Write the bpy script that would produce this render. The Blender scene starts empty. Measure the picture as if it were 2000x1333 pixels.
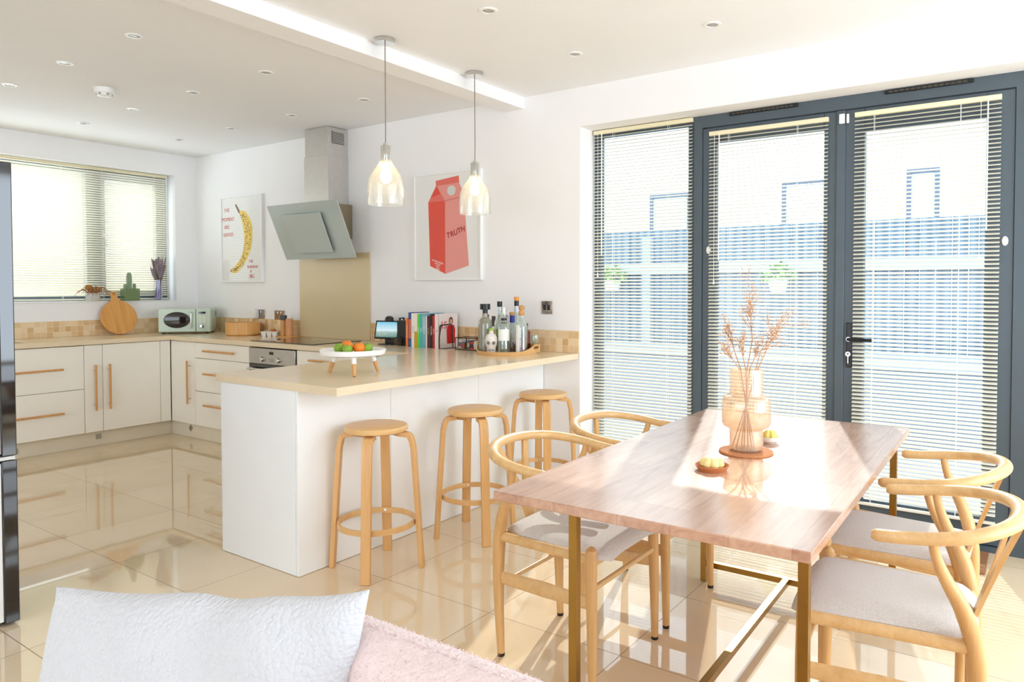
import bpy, math, random
from mathutils import Vector, Matrix
random.seed(7)
SC = bpy.context.scene
COL = SC.collection
PI = math.pi

# ------------------------------------------------------------------ camera, world, sun, big lights, exposure
cam_d = bpy.data.cameras.new('camera')
cam = bpy.data.objects.new('camera', cam_d); COL.objects.link(cam)
YAW, PIT = -0.5966, -0.0265
_F = Vector((math.sin(YAW)*math.cos(PIT), math.cos(YAW)*math.cos(PIT), math.sin(PIT)))
_R = Vector((math.cos(YAW), -math.sin(YAW), 0)); _U = _R.cross(_F)
cam.matrix_world = Matrix(((_R.x, _U.x, -_F.x, 7.1773), (_R.y, _U.y, -_F.y, -4.0807), (_R.z, _U.z, -_F.z, 1.3526), (0, 0, 0, 1)))
cam_d.sensor_width = 36; cam_d.sensor_fit = 'HORIZONTAL'
cam_d.lens = 1404.4/2000*36
cam_d.shift_x = -76.6/2000; cam_d.shift_y = -67.6/2000
cam_d.clip_start = 0.05
SC.camera = cam

world = bpy.data.worlds.new('sky'); SC.world = world; world.use_nodes = True
_bg = world.node_tree.nodes['Background']
_bg.inputs[0].default_value = (0.80, 0.90, 1.0, 1); _bg.inputs[1].default_value = 2.8

def add_light(name, kind, loc, energy, color, size=1, size_y=None, target=None, angle=None):
    d = bpy.data.lights.new(name, kind); d.energy = energy; d.color = color
    o = bpy.data.objects.new(name, d); COL.objects.link(o); o.location = loc
    if kind == 'AREA':
        d.shape = 'RECTANGLE'; d.size = size; d.size_y = size_y or size
    if kind == 'SUN': d.angle = angle
    if kind == 'POINT': d.shadow_soft_size = size
    if target is not None:
        o.rotation_euler = (Vector(target) - Vector(loc)).to_track_quat('-Z', 'Y').to_euler()
    return o
add_light('sun', 'SUN', (2, 6, 8), 3.3, (1.0, 0.98, 0.95), target=Vector((2, 6, 8)) - Vector((-0.5, 1.55, 1.0)), angle=math.radians(0.6))
# added fill: area lights at assumed, unseen openings beside and behind the camera
add_light('fill_right', 'AREA', (9.52, -1.75, 1.45), 66, (0.77, 0.88, 1.0), 2.9, 2.2, target=(0, -1.75, 1.35))
add_light('fill_rear', 'AREA', (5.2, -7.90, 1.4), 25, (0.86, 0.93, 1.0), 6.0, 1.8, target=(5.0, -5.6, 2.68))  # added rear fill, aimed up to brighten the ceiling
# daylight arriving at the kitchen window
add_light('daylight_kitchen_window', 'AREA', (-0.42, -1.3, 1.9), 34, (0.84, 0.92, 1.0), 2.2, 1.3, target=(5, -1.3, 1.7))

SC.view_settings.view_transform = 'Standard'; SC.view_settings.look = 'None'
SC.view_settings.exposure = 0.39; SC.view_settings.gamma = 1.0
SC.view_settings.use_curve_mapping = False
SC.cycles.use_denoising = True
SC.cycles.max_bounces = 10; SC.cycles.diffuse_bounces = 6; SC.cycles.glossy_bounces = 4
SC.cycles.transmission_bounces = 6; SC.cycles.transparent_max_bounces = 24
SC.cycles.sample_clamp_indirect = 8; SC.cycles.caustics_reflective = False; SC.cycles.caustics_refractive = False
SC.cycles.blur_glossy = 0.5

# ------------------------------------------------------------------ mesh helpers
class MB:
    def __init__(s): s.v = []; s.f = []; s.m = []; s.mi = 0
    def add(s, vs, fs):
        o = len(s.v); s.v += [tuple(p) for p in vs]
        for f in fs: s.f.append(tuple(i+o for i in f)); s.m.append(s.mi)
        return s
    def box(s, a, b):
        x0, y0, z0 = [min(a[i], b[i]) for i in range(3)]; x1, y1, z1 = [max(a[i], b[i]) for i in range(3)]
        return s.add([(x0,y0,z0),(x1,y0,z0),(x1,y1,z0),(x0,y1,z0),(x0,y0,z1),(x1,y0,z1),(x1,y1,z1),(x0,y1,z1)],
                     [(0,3,2,1),(4,5,6,7),(0,1,5,4),(1,2,6,5),(2,3,7,6),(3,0,4,7)])
    def lathe(s, prof, c=(0,0,0), n=32, rib=0, amp=0, ax='z'):
        rings = []; vs = []; fs = []
        for r, z in prof:
            if r <= 1e-6: rings.append([len(vs)]); vs.append((0,0,z)); continue
            ids = []
            for k in range(n):
                a = 2*PI*k/n; rr = r + (amp*math.cos(rib*a) if rib else 0)
                ids.append(len(vs)); vs.append((rr*math.cos(a), rr*math.sin(a), z))
            rings.append(ids)
        for A, B in zip(rings, rings[1:]):
            if len(A) == 1 and len(B) == 1: continue
            for k in range(n):
                k2 = (k+1) % n
                if len(A) == 1: fs.append((A[0], B[k2], B[k]))
                elif len(B) == 1: fs.append((A[k], A[k2], B[0]))
                else: fs.append((A[k], A[k2], B[k2], B[k]))
        if ax == 'x': vs = [(z, x, y) for x, y, z in vs]
        if ax == 'y': vs = [(y, z, x) for x, y, z in vs]
        return s.add([(p[0]+c[0], p[1]+c[1], p[2]+c[2]) for p in vs], fs)
    def cyl(s, c, r, h, n=24, ax='z', r2=None):
        r2 = r if r2 is None else r2
        return s.lathe([(0,0),(r,0),(r2,h),(0,h)], c, n, ax=ax)
    def ball(s, c, r, n=20, m=12, rz=None):
        rz = r if rz is None else rz
        return s.lathe([(r*math.sin(PI*i/m) if 0 < i < m else 0, -rz*math.cos(PI*i/m)) for i in range(m+1)], c, n)
    def tube(s, path, rad, n=10, up=None, caps=True, closed=False):
        """rad: number, list of numbers or list of (width, thickness) half sizes; width runs along up x tangent"""
        P = [Vector(p) for p in path]; N = len(P)
        rads = rad if isinstance(rad, list) else [rad]*N
        vs = []; prev = None
        for i in range(N):
            if closed: t = P[(i+1) % N]-P[i-1]
            else: t = P[min(i+1, N-1)]-P[max(i-1, 0)]
            t.normalize()
            if up is not None: a = Vector(up).cross(t)
            elif prev is not None: a = prev - t*prev.dot(t)
            else: a = Vector((0,0,1)).cross(t) if abs(t.z) < .9 else Vector((1,0,0)).cross(t)
            if a.length < 1e-6: a = Vector((1,0,0)).cross(t)
            a.normalize(); prev = a; b = t.cross(a)
            w, h = rads[i] if isinstance(rads[i], tuple) else (rads[i], rads[i])
            for k in range(n):
                an = 2*PI*k/n
                if n == 4: an += PI/4; w_, h_ = w*math.sqrt(2), h*math.sqrt(2)
                else: w_, h_ = w, h
                vs.append(P[i] + a*w_*math.cos(an) + b*h_*math.sin(an))
        fs = []
        for i in range(N if closed else N-1):
            j = (i+1) % N
            for k in range(n):
                k2 = (k+1) % n; fs.append((i*n+k, i*n+k2, j*n+k2, j*n+k))
        if caps and not closed:
            fs.append(tuple(range(n))[::-1]); fs.append(tuple((N-1)*n+k for k in range(n)))
        return s.add(vs, fs)
    def prism(s, pts, d0, d1, ax='y'):
        """extrude a 2-D outline; ax = axis of extrusion; pts give the two other coordinates in order"""
        def P(p, d): return {'y': (p[0], d, p[1]), 'x': (d, p[0], p[1]), 'z': (p[0], p[1], d)}[ax]
        n = len(pts)
        vs = [P(p, d0) for p in pts] + [P(p, d1) for p in pts]
        fs = [tuple(range(n)), tuple(range(2*n-1, n-1, -1))] + [(i, i+n, (i+1) % n+n, (i+1) % n) for i in range(n)]
        return s.add(vs, fs)
    def xf(s, M):
        s.v = [tuple(M @ Vector(p)) for p in s.v]; return s
    def build(s, name, mat, parent=None, smooth=35, bevel=0, seg=2, loc=None, rz=None):
        me = bpy.data.meshes.new(name); me.from_pydata(s.v, [], s.f); me.validate()
        mats = mat if isinstance(mat, (list, tuple)) else [mat]
        for m in mats: me.materials.append(m)
        if len(mats) > 1:
            for p, i in zip(me.polygons, s.m): p.material_index = i
        import bmesh
        bm = bmesh.new(); bm.from_mesh(me); bmesh.ops.recalc_face_normals(bm, faces=bm.faces); bm.to_mesh(me); bm.free()
        o = bpy.data.objects.new(name, me); COL.objects.link(o)
        if smooth:
            me.shade_smooth(); me.set_sharp_from_angle(angle=math.radians(smooth))
        if bevel:
            b = o.modifiers.new('bevel', 'BEVEL'); b.width = bevel; b.segments = seg; b.limit_method = 'ANGLE'; b.angle_limit = math.radians(40)
            b.harden_normals = False
        if parent is not None: o.parent = parent
        if loc is not None: o.location = loc
        if rz is not None: o.rotation_euler = (0, 0, rz)
        return o

def tag(o, label=None, cat=None, group=None, kind=None):
    if label: o['label'] = label
    if cat: o['category'] = cat
    if group: o['group'] = group
    if kind: o['kind'] = kind
    return o
def thing(name, label, cat, loc=(0,0,0), rz=0, group=None):
    o = bpy.data.objects.new(name, None); COL.objects.link(o); o.empty_display_size = .1
    o.location = loc; o.rotation_euler = (0, 0, rz)
    return tag(o, label, cat, group)
def dup(root, loc=None, rz=None, label=None):
    def cp(o, par):
        c = o.copy(); COL.objects.link(c)
        if par is not None: c.parent = par
        for ch in list(o.children): cp(ch, c)
        return c
    r = cp(root, None)
    if loc is not None: r.location = loc
    if rz is not None: r.rotation_euler = (0, 0, rz)
    if label: r['label'] = label
    return r
def struct(o): o['kind'] = 'structure'; return o
def box(name, a, b, mat, parent=None, bevel=0, seg=2):
    return MB().box(a, b).build(name, mat, parent, smooth=0 if not bevel else 35, bevel=bevel, seg=seg)
def spline(pts, n=8, closed=False):
    P = [Vector(p) for p in pts]; N = len(P); out = []
    rng = range(N if closed else N-1)
    for i in rng:
        g = lambda j: P[j % N] if closed else P[max(0, min(N-1, j))]
        p0, p1, p2, p3 = g(i-1), g(i), g(i+1), g(i+2)
        for k in range(n):
            t = k/n
            out.append(0.5*((2*p1)+(-p0+p2)*t+(2*p0-5*p1+4*p2-p3)*t*t+(-p0+3*p1-3*p2+p3)*t**3))
    if not closed: out.append(P[-1])
    return out

# ------------------------------------------------------------------ materials
MATS = {}
def srgb(c):
    if max(c) > 1.001: c = [x/255 for x in c]
    return tuple((x/12.92 if x <= .04045 else ((x+.055)/1.055)**2.4) for x in c)+(1,)
class NT:
    def __init__(s, name):
        s.mat = bpy.data.materials.new(name); s.mat.use_nodes = True
        s.t = s.mat.node_tree; s.n = s.t.nodes; s.l = s.t.links
        s.b = s.n['Principled BSDF']; s.out = s.n['Material Output']
    def new(s, typ, **kw):
        n = s.n.new(typ)
        for k, v in kw.items():
            if k.startswith('i_'):
                key = k[2:]; n.inputs[int(key) if key.isdigit() else key.replace('_', ' ')].default_value = v
            else: setattr(n, k, v)
        return n
    def ln(s, a, b): s.l.new(a, b); return b
    def math(s, op, a, b=None, c=None):
        n = s.new('ShaderNodeMath', operation=op)
        for i, x in enumerate((a, b, c)):
            if x is None: continue
            if isinstance(x, (int, float)): n.inputs[i].default_value = x
            else: s.ln(x, n.inputs[i])
        return n.outputs[0]
    def mix(s, fac, a, b):
        n = s.new('ShaderNodeMix', data_type='RGBA')
        for i, x in ((0, fac), (6, a), (7, b)):
            if isinstance(x, (int, float)): n.inputs[i].default_value = x
            elif isinstance(x, tuple): n.inputs[i].default_value = x
            else: s.ln(x, n.inputs[i])
        return n.outputs[2]
    def coords(s, kind='Object', scale=(1,1,1), rot=(0,0,0), loc=(0,0,0)):
        tc = s.new('ShaderNodeTexCoord'); mp = s.new('ShaderNodeMapping')
        mp.inputs['Scale'].default_value = scale; mp.inputs['Rotation'].default_value = rot; mp.inputs['Location'].default_value = loc
        s.ln(tc.outputs[kind], mp.inputs[0]); return mp.outputs[0]
    def noise(s, vec, scale=5, detail=3, rough=.5, dist=0):
        n = s.new('ShaderNodeTexNoise'); n.inputs['Scale'].default_value = scale; n.inputs['Detail'].default_value = detail
        n.inputs['Roughness'].default_value = rough; n.inputs['Distortion'].default_value = dist
        if vec is not None: s.ln(vec, n.inputs['Vector'])
        return n.outputs['Fac']
    def ramp(s, fac, stops):
        n = s.new('ShaderNodeValToRGB'); e = n.color_ramp.elements
        while len(e) < len(stops): e.new(.5)
        for i, (p, c) in enumerate(stops): e[i].position = p; e[i].color = c
        s.ln(fac, n.inputs[0]); return n.outputs[0]
    def bump(s, h, strength=.2, dist=.01):
        n = s.new('ShaderNodeBump'); n.inputs['Strength'].default_value = strength; n.inputs['Distance'].default_value = dist
        s.ln(h, n.inputs['Height']); s.ln(n.outputs[0], s.b.inputs['Normal']); return n
def M(name, col, rough=.5, metal=0, spec=.5, coat=0, var=.04, vscale=6, bump=0, bscale=80, emit=None, estr=0, sheen=0):
    if name in MATS: return MATS[name]
    t = NT(name); c = srgb(col); b = t.b
    v = t.coords('Object')
    if var:
        nz = t.noise(v, vscale, 3)
        lo = tuple(x*(1-var) for x in c[:3])+(1,); hi = tuple(min(1, x*(1+var)) for x in c[:3])+(1,)
        t.ln(t.ramp(nz, [(.3, lo), (.7, hi)]), b.inputs['Base Color'])
    else: b.inputs['Base Color'].default_value = c
    b.inputs['Roughness'].default_value = rough; b.inputs['Metallic'].default_value = metal
    b.inputs['Specular IOR Level'].default_value = spec; b.inputs['Coat Weight'].default_value = coat; b.inputs['Coat Roughness'].default_value = .05
    if sheen: b.inputs['Sheen Weight'].default_value = sheen
    if bump: t.bump(t.noise(v, bscale, 3), bump, .004)
    if emit is not None:
        b.inputs['Emission Color'].default_value = srgb(emit); b.inputs['Emission Strength'].default_value = estr
    MATS[name] = t.mat; return t.mat
def wood(name, a, b_, grain=(1, 1, 14), scale=3, rough=.4, axis='z', coat=0, knots=False):
    """grain runs along axis"""
    t = NT(name); sc = {'z': (12, 12, .8), 'x': (.8, 12, 12), 'y': (12, .8, 12)}[axis]
    v = t.coords('Object', scale=sc)
    n1 = t.noise(v, scale, 4, .6, .6); n2 = t.noise(v, scale*5, 2, .5, .3)
    f = t.math('ADD', t.math('MULTIPLY', n1, .75), t.math('MULTIPLY', n2, .25))
    col = t.ramp(f, [(.30, srgb(a)), (.52, tuple((x+y)/2 for x, y in zip(srgb(a), srgb(b_)))), (.72, srgb(b_))])
    t.ln(col, t.b.inputs['Base Color']); t.b.inputs['Roughness'].default_value = rough; t.b.inputs['Coat Weight'].default_value = coat
    t.bump(f, .08, .003)
    return t.mat
def glassy(name, tint, opac=.12, gloss=.12, rough=.03, white=(1,1,1), rib=0):
    """clear thin glass: transparent body, mirror film and a little haze of its own"""
    t = NT(name); n = t.n; n.remove(t.b)
    tr = t.new('ShaderNodeBsdfTransparent'); tr.inputs[0].default_value = srgb(tint)
    gl = t.new('ShaderNodeBsdfGlossy'); gl.inputs['Roughness'].default_value = rough; gl.inputs[0].default_value = (1,1,1,1)
    df = t.new('ShaderNodeBsdfTranslucent'); df.inputs[0].default_value = srgb(white)
    dd = t.new('ShaderNodeBsdfDiffuse'); dd.inputs[0].default_value = srgb(white)
    m0 = t.new('ShaderNodeMixShader'); m0.inputs[0].default_value = .5; t.ln(df.outputs[0], m0.inputs[1]); t.ln(dd.outputs[0], m0.inputs[2])
    lw = t.new('ShaderNodeLayerWeight'); lw.inputs[0].default_value = .35
    m1 = t.new('ShaderNodeMixShader'); m1.inputs[0].default_value = opac
    if rib:
        w = t.new('ShaderNodeTexNoise'); w.inputs['Scale'].default_value = rib
        t.ln(t.coords('Object', scale=(1,1,.05)), w.inputs['Vector'])
        t.ln(t.math('MULTIPLY', w.outputs['Fac'], opac*2), m1.inputs[0])
    t.ln(tr.outputs[0], m1.inputs[1]); t.ln(m0.outputs[0], m1.inputs[2])
    m2 = t.new('ShaderNodeMixShader')
    t.ln(t.math('ADD', t.math('MULTIPLY', lw.outputs['Facing'], gloss*3), gloss*.4), m2.inputs[0])
    t.ln(m1.outputs[0], m2.inputs[1]); t.ln(gl.outputs[0], m2.inputs[2])
    t.ln(m2.outputs[0], t.out.inputs[0]); return t.mat

WALL = M('wall_paint', (243, 242, 242), .85, var=.012, vscale=2, bump=.03, bscale=120, spec=.2)
CEIL = M('ceiling_paint', (242, 242, 243), .9, var=.012, vscale=1.5, spec=.15)
TRIMW = M('white_gloss_paint', (242, 242, 240), .45, var=.01)
FRAME = M('blue_grey_aluminium', (72, 84, 92), .42, var=.04, vscale=4, spec=.5)
CREAM = M('cream_gloss_door', (247, 243, 233), .16, var=.01, spec=.5, coat=.3)
PLINTH = M('cream_plinth', (232, 223, 204), .22, var=.02)
BARW = M('white_gloss_panel', (244, 247, 249), .10, var=.008, coat=.4)
ASH = wood('pale_ash', (218, 176, 118), (194, 146, 90), scale=2.2, rough=.38, axis='z')
ASHX = wood('pale_ash_rail', (224, 188, 134), (202, 158, 102), scale=2.2, rough=.35, axis='y')
BIRCH = wood('birch_ply', (226, 182, 124), (206, 154, 92), scale=1.6, rough=.38, axis='z')
BIRCHX = wood('birch_top', (230, 190, 134), (212, 164, 104), scale=1.6, rough=.35, axis='x')
HANDLE = wood('beech_handle', (220, 168, 106), (196, 138, 78), scale=3, rough=.4, axis='z')
BAMBOO = wood('bamboo', (228, 172, 98), (202, 136, 64), scale=2, rough=.4, axis='z')
BRASS = M('bronze_steel', (150, 112, 48), .32, metal=.85, var=.08, vscale=10)
STEEL = M('brushed_steel', (190, 188, 184), .28, metal=.9, var=.05, vscale=30)
CHROME = M('chrome', (210, 210, 208), .12, metal=1, var=0)
BLACK = M('satin_black', (14, 14, 15), .35, var=.02)
GBLACK = M('gloss_black', (9, 10, 13), .05, var=0, coat=.6, spec=.6)
RUBBER = M('dark_rubber', (40, 24, 16), .7, var=.05)
FABRIC = M('grey_boucle', (206, 200, 194), .95, var=.12, vscale=260, bump=.35, bscale=420, spec=.1, sheen=.2)
def slat_mat():
    t = NT('cream_slat'); t.b.inputs['Base Color'].default_value = srgb((240, 236, 220)); t.b.inputs['Roughness'].default_value = .42
    tr = t.new('ShaderNodeBsdfTranslucent'); tr.inputs[0].default_value = srgb((240, 234, 212))
    m = t.new('ShaderNodeMixShader'); m.inputs[0].default_value = .10
    t.ln(t.b.outputs[0], m.inputs[1]); t.ln(tr.outputs[0], m.inputs[2]); t.ln(m.outputs[0], t.out.inputs[0]); return t.mat
SLAT = slat_mat(); HEADRAIL = M('cream_headrail', (236, 226, 190), .4, var=.01)
WPLAST = M('white_plastic', (240, 240, 238), .35, var=.005)
PAPER = M('white_paper', (248, 247, 244), .7, var=.01)
PANE = glassy('window_pane', (250, 253, 253), opac=.0, gloss=.05, rough=.01)
CLEAR = glassy('clear_glass', (244, 250, 248), opac=.10, gloss=.16, rough=.02)

# ------------------------------------------------------------------ special materials of the room
def tile_floor():
    t = NT('cream_porcelain_tiles'); g = t.new('ShaderNodeNewGeometry'); sp = t.new('ShaderNodeSeparateXYZ'); t.ln(g.outputs['Position'], sp.inputs[0])
    def edge(o, off, pitch):
        f = t.math('FRACT', t.math('DIVIDE', t.math('SUBTRACT', o, off), pitch))
        d = t.math('MULTIPLY', t.math('MINIMUM', f, t.math('SUBTRACT', 1.0, f)), pitch)
        idx = t.math('FLOOR', t.math('DIVIDE', t.math('SUBTRACT', o, off), pitch)); return d, idx
    dx, ix = edge(sp.outputs[0], 5.3045-.6175*20, .6175); dy, iy = edge(sp.outputs[1], -1.784-.6*40, .6)
    d = t.math('MINIMUM', dx, dy); gr = t.math('LESS_THAN', d, .0017)
    wn = t.new('ShaderNodeTexWhiteNoise', noise_dimensions='1D'); t.ln(t.math('ADD', t.math('MULTIPLY', ix, 7.31), iy), wn.inputs['W'])
    nz = t.noise(g.outputs['Position'], 2.2, 5, .6, .4)
    f = t.math('ADD', t.math('MULTIPLY', nz, .7), t.math('MULTIPLY', wn.outputs['Value'], .3))
    base = t.ramp(f, [(.25, srgb((224, 201, 166))), (.75, srgb((234, 213, 182)))])
    t.ln(t.mix(gr, base, srgb((150, 122, 92))), t.b.inputs['Base Color'])
    t.ln(t.math('ADD', .035, t.math('MULTIPLY', gr, .5)), t.b.inputs['Roughness'])
    t.b.inputs['Specular IOR Level'].default_value = .6; t.b.inputs['Coat Weight'].default_value = .25; t.b.inputs['Coat Roughness'].default_value = .03
    return t.mat
def mosaic(name, axis):
    t = NT(name); g = t.new('ShaderNodeNewGeometry'); sp = t.new('ShaderNodeSeparateXYZ'); t.ln(g.outputs['Position'], sp.inputs[0])
    o = sp.outputs[0 if axis == 'x' else 1]; P = .0485
    u = t.math('DIVIDE', t.math('ADD', o, 10), P); w = t.math('DIVIDE', t.math('SUBTRACT', sp.outputs[2], .9095), P)
    fu, fw = t.math('FRACT', u), t.math('FRACT', w)
    e = t.math('MINIMUM', t.math('MINIMUM', fu, t.math('SUBTRACT', 1.0, fu)), t.math('MINIMUM', fw, t.math('SUBTRACT', 1.0, fw)))
    gr = t.math('LESS_THAN', e, .03)
    wn = t.new('ShaderNodeTexWhiteNoise', noise_dimensions='1D')
    t.ln(t.math('ADD', t.math('MULTIPLY', t.math('FLOOR', u), 13.7), t.math('FLOOR', w)), wn.inputs['W'])
    nz = t.noise(g.outputs['Position'], 45, 4, .6)
    f = t.math('ADD', t.math('MULTIPLY', wn.outputs['Value'], .6), t.math('MULTIPLY', nz, .4))
    base = t.ramp(f, [(.15, srgb((206, 166, 112))), (.5, srgb((226, 194, 148))), (.85, srgb((238, 214, 178)))])
    t.ln(t.mix(gr, base, srgb((232, 212, 180))), t.b.inputs['Base Color']); t.b.inputs['Roughness'].default_value = .45
    t.bump(t.math('SUBTRACT', 1.0, gr), .2, .002); return t.mat
def stone():
    t = NT('beige_quartz'); v = t.coords('Object'); n = t.noise(v, 3, 4, .6); n2 = t.noise(v, 180, 2)
    f = t.math('ADD', t.math('MULTIPLY', n, .5), t.math('MULTIPLY', n2, .5))
    t.ln(t.ramp(f, [(.3, srgb((228, 208, 174))), (.7, srgb((237, 220, 192)))]), t.b.inputs['Base Color'])
    t.b.inputs['Roughness'].default_value = .2; t.b.inputs['Coat Weight'].default_value = .12; return t.mat
FLOOR = tile_floor(); MOSX = mosaic('travertine_mosaic', 'x'); MOSY = mosaic('travertine_mosaic_side', 'y'); STONE = stone()

# ------------------------------------------------------------------ room shell
H = 2.68
struct(box('floor', (-.3, -8.1, -.12), (9.9, .30, 0), FLOOR))
struct(box('ceiling', (-.3, -8.1, H), (9.9, .32, H+.15), CEIL))
OX0, OX1, OZ = 4.637, 8.25, 2.42
w = MB().box((-.3, 0, 0), (OX0, .32, H)).box((OX0, 0, OZ), (OX1, .32, H)).box((OX1, 0, 0), (9.9, .32, H))
struct(w.build('wall_back', WALL, smooth=0))
WY0, WY1, WZ0, WZ1 = -2.55, -.217, 1.222, 2.472
w = MB().box((-.3, WY1, 0), (0, 0, H)).box((-.3, -8.1, 0), (0, WY0, H)).box((-.3, WY0, 0), (0, WY1, WZ0)).box((-.3, WY0, WZ1), (0, WY1, H))
struct(w.build('wall_left', WALL, smooth=0))
w = MB().box((9.6, -8.1, 0), (9.9, -3.3, H)).box((9.6, -.2, 0), (9.9, 0, H)).box((9.6, -3.3, 0), (9.9, -.2, .3)).box((9.6, -3.3, 2.55), (9.9, -.2, H))
struct(w.build('wall_right', WALL, smooth=0))
w = MB().box((-.3, -8.1, 0), (2.1, -7.98, H)).box((8.3, -8.1, 0), (9.9, -7.98, H)).box((2.1, -8.1, 0), (8.3, -7.98, .45)).box((2.1, -8.1, 2.52), (8.3, -7.98, H))
struct(w.build('wall_rear', WALL, smooth=0))
struct(box('trim_1', (4.015, -8.0, 2.599), (4.179, 0, H), WALL))            # dropped ceiling beam
struct(box('trim_2', (.006, -.007, .911), (1.687, 0, 1.057), MOSX)); struct(box('trim_3', (2.605, -.007, .911), (4.631, 0, 1.060), MOSX))
struct(box('trim_4', (0, -2.9, .911), (.007, -.007, 1.053), MOSY))

# kitchen window in the left wall
def frame_rect(axis, u0, u1, z0, z1, d0, d1, w):
    m = MB()
    def b(a0, b0, a1, b1):
        if axis == 'x': m.box((a0, d0, b0), (a1, d1, b1))
        else: m.box((d0, a0, b0), (d1, a1, b1))
    b(u0, z0, u0+w, z1); b(u1-w, z0, u1, z1); b(u0+w, z0, u1-w, z0+w); b(u0+w, z1-w, u1-w, z1); return m
wf = frame_rect('y', WY0, WY1, WZ0, WZ1, -.25, -.18, .055).box((-.255, -.96, WZ0+.055), (-.175, -.85, WZ1-.055)).build('window_1', FRAME, smooth=0); struct(wf)
sash = frame_rect('y', -.85, WY1-.055, WZ0+.055, WZ1-.055, -.235, -.17, .05).build('window_sash', FRAME, wf, smooth=0)
box('window_pane', (-.222, WY0+.05, WZ0+.05), (-.216, WY1-.05, WZ1-.05), PANE, wf)
hb = MB().box((-.17, -.835, 1.82), (-.160, -.815, 1.88)).tube([(-.155, -.825, 1.86), (-.14, -.82, 1.84), (-.138, -.80, 1.74)], .006, 8).build('window_handle', STEEL, wf)
struct(box('trim_5', (-.18, WY0, WZ0-.0), (.012, WY1, WZ0+.004), TRIMW))     # window board

# garden doors: outer frame, fixed side light, two leaves, right side light
D0, D1 = .175, .245
of = MB().box((5.37, D0, 0), (5.425, D1, OZ)).box((5.425, D0, 2.345), (7.068, D1, OZ)).box((7.068, D0, 0), (7.16, D1, OZ)).box((5.425, D0, 0), (7.068, D1, .03)).build('trim_6', FRAME, smooth=0); struct(of)
def leaf(name, x0, x1, y0, y1, z0, z1, w, wb=None):
    wb = wb or w
    m = MB().box((x0, y0, z0), (x0+w, y1, z1)).box((x1-w, y0, z0), (x1, y1, z1)).box((x0+w, y0, z0), (x1-w, y1, z0+wb)).box((x0+w, y0, z1-w), (x1-w, y1, z1))
    f = m.build(name, FRAME, smooth=0, bevel=.004); struct(f)
    box('window_pane', (x0+w-.005, y0+.026, z0+wb-.005), (x1-w+.005, y0+.034, z1-w+.005), PANE, f)
    return f
win2 = leaf('window_2', 4.64, 5.37, .19, .245, .0, OZ, .045)
door1 = leaf('door_1', 5.4255, 6.243, .182, .238, .035, 2.34, .090, .14)
door2 = leaf('door_2', 6.2435, 7.0675, .182, .238, .035, 2.34, .125, .14)
win3 = leaf('window_3', 7.16, OX1, .19, .245, .0, OZ, .045)
box('door_rebate', (6.222, .172, .035), (6.270, .184, 2.34), FRAME, door1, bevel=.003)
hp = box('handle_plate', (6.285, .170, .905), (6.313, .183, 1.155), BLACK, door2, bevel=.004)
MB().tube([(6.299, .172, 1.063), (6.299, .150, 1.063), (6.303, .132, 1.063), (6.315, .128, 1.063), (6.425, .128, 1.063)], .009, 10).build('lever', BLACK, hp)
MB().cyl((6.299, .160, 1.063), .013, .012, 20, 'y').build('rosette', CHROME, hp)
k = thing('key', 'small silver key in the lock under the black garden door lever', 'key', (6.299, .165, .975))
MB().cyl((0, -.006, 0), .006, .012, 12, 'y').tube([(0, -.012, -.002), (0, -.014, -.045)], .0028, 6).build('key_blade', CHROME, k)
MB().lathe([(.006, -.002), (.014, -.002), (.014, .002), (.006, .002), (.006, -.002)], (0, -.012, .006), 20, ax='y').build('key_bow', CHROME, k)
def sensor(x, z, w, h, label, y=.182):
    o = thing('door_sensor', label, 'sensor', (x, y, z)); box('sensor_body', (-w/2, -.014, -h/2), (w/2, 0, h/2), WPLAST, o, bevel=.004); return o
sensor(6.252, 2.292, .030, .055, 'white alarm contact, the wider half, high between the two garden doors', .172)
sensor(6.281, 2.292, .014, .052, 'narrow white alarm magnet at the top inner corner of the right garden door', .182)
for x, z, lb in ((7.03, 1.585, 'small white oval blind clip on the outer frame of the right garden door'), (5.468, 1.585, 'small white oval blind clip on the outer edge of the left garden door')):
    o = MB().lathe([(0, 0), (.014, 0), (.014, .006), (.010, .010), (0, .010)], (0, 0, 0), 18, ax='y').xf(Matrix.Scale(-1, 4, (0, 1, 0)) @ Matrix.Diagonal((1, 1, 1.7, 1))).build('blind_clip', WPLAST, loc=(x, .182, z)); tag(o, lb, 'clip')
for x0, x1, lb in ((5.60, 6.01, 'dark worn trickle vent in the head frame above the left garden door'), (6.47, 6.885, 'dark worn trickle vent in the head frame above the right garden door')):
    o = thing('trickle_vent', lb, 'vent', ((x0+x1)/2, D0, 2.405)); hw = (x1-x0)/2
    box('vent_body', (-hw, -.012, -.010), (hw, 0, .010), BLACK, o, bevel=.003)
    m = MB()
    for i in range(14): m.box((-hw+.02+i*(2*hw-.04)/14, -.015, -.006), (-hw+.02+(i+.7)*(2*hw-.04)/14, -.011, .004))
    m.build('vent_louvre', M('vent_grey', (70, 66, 58), .6), o, smooth=0)

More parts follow.
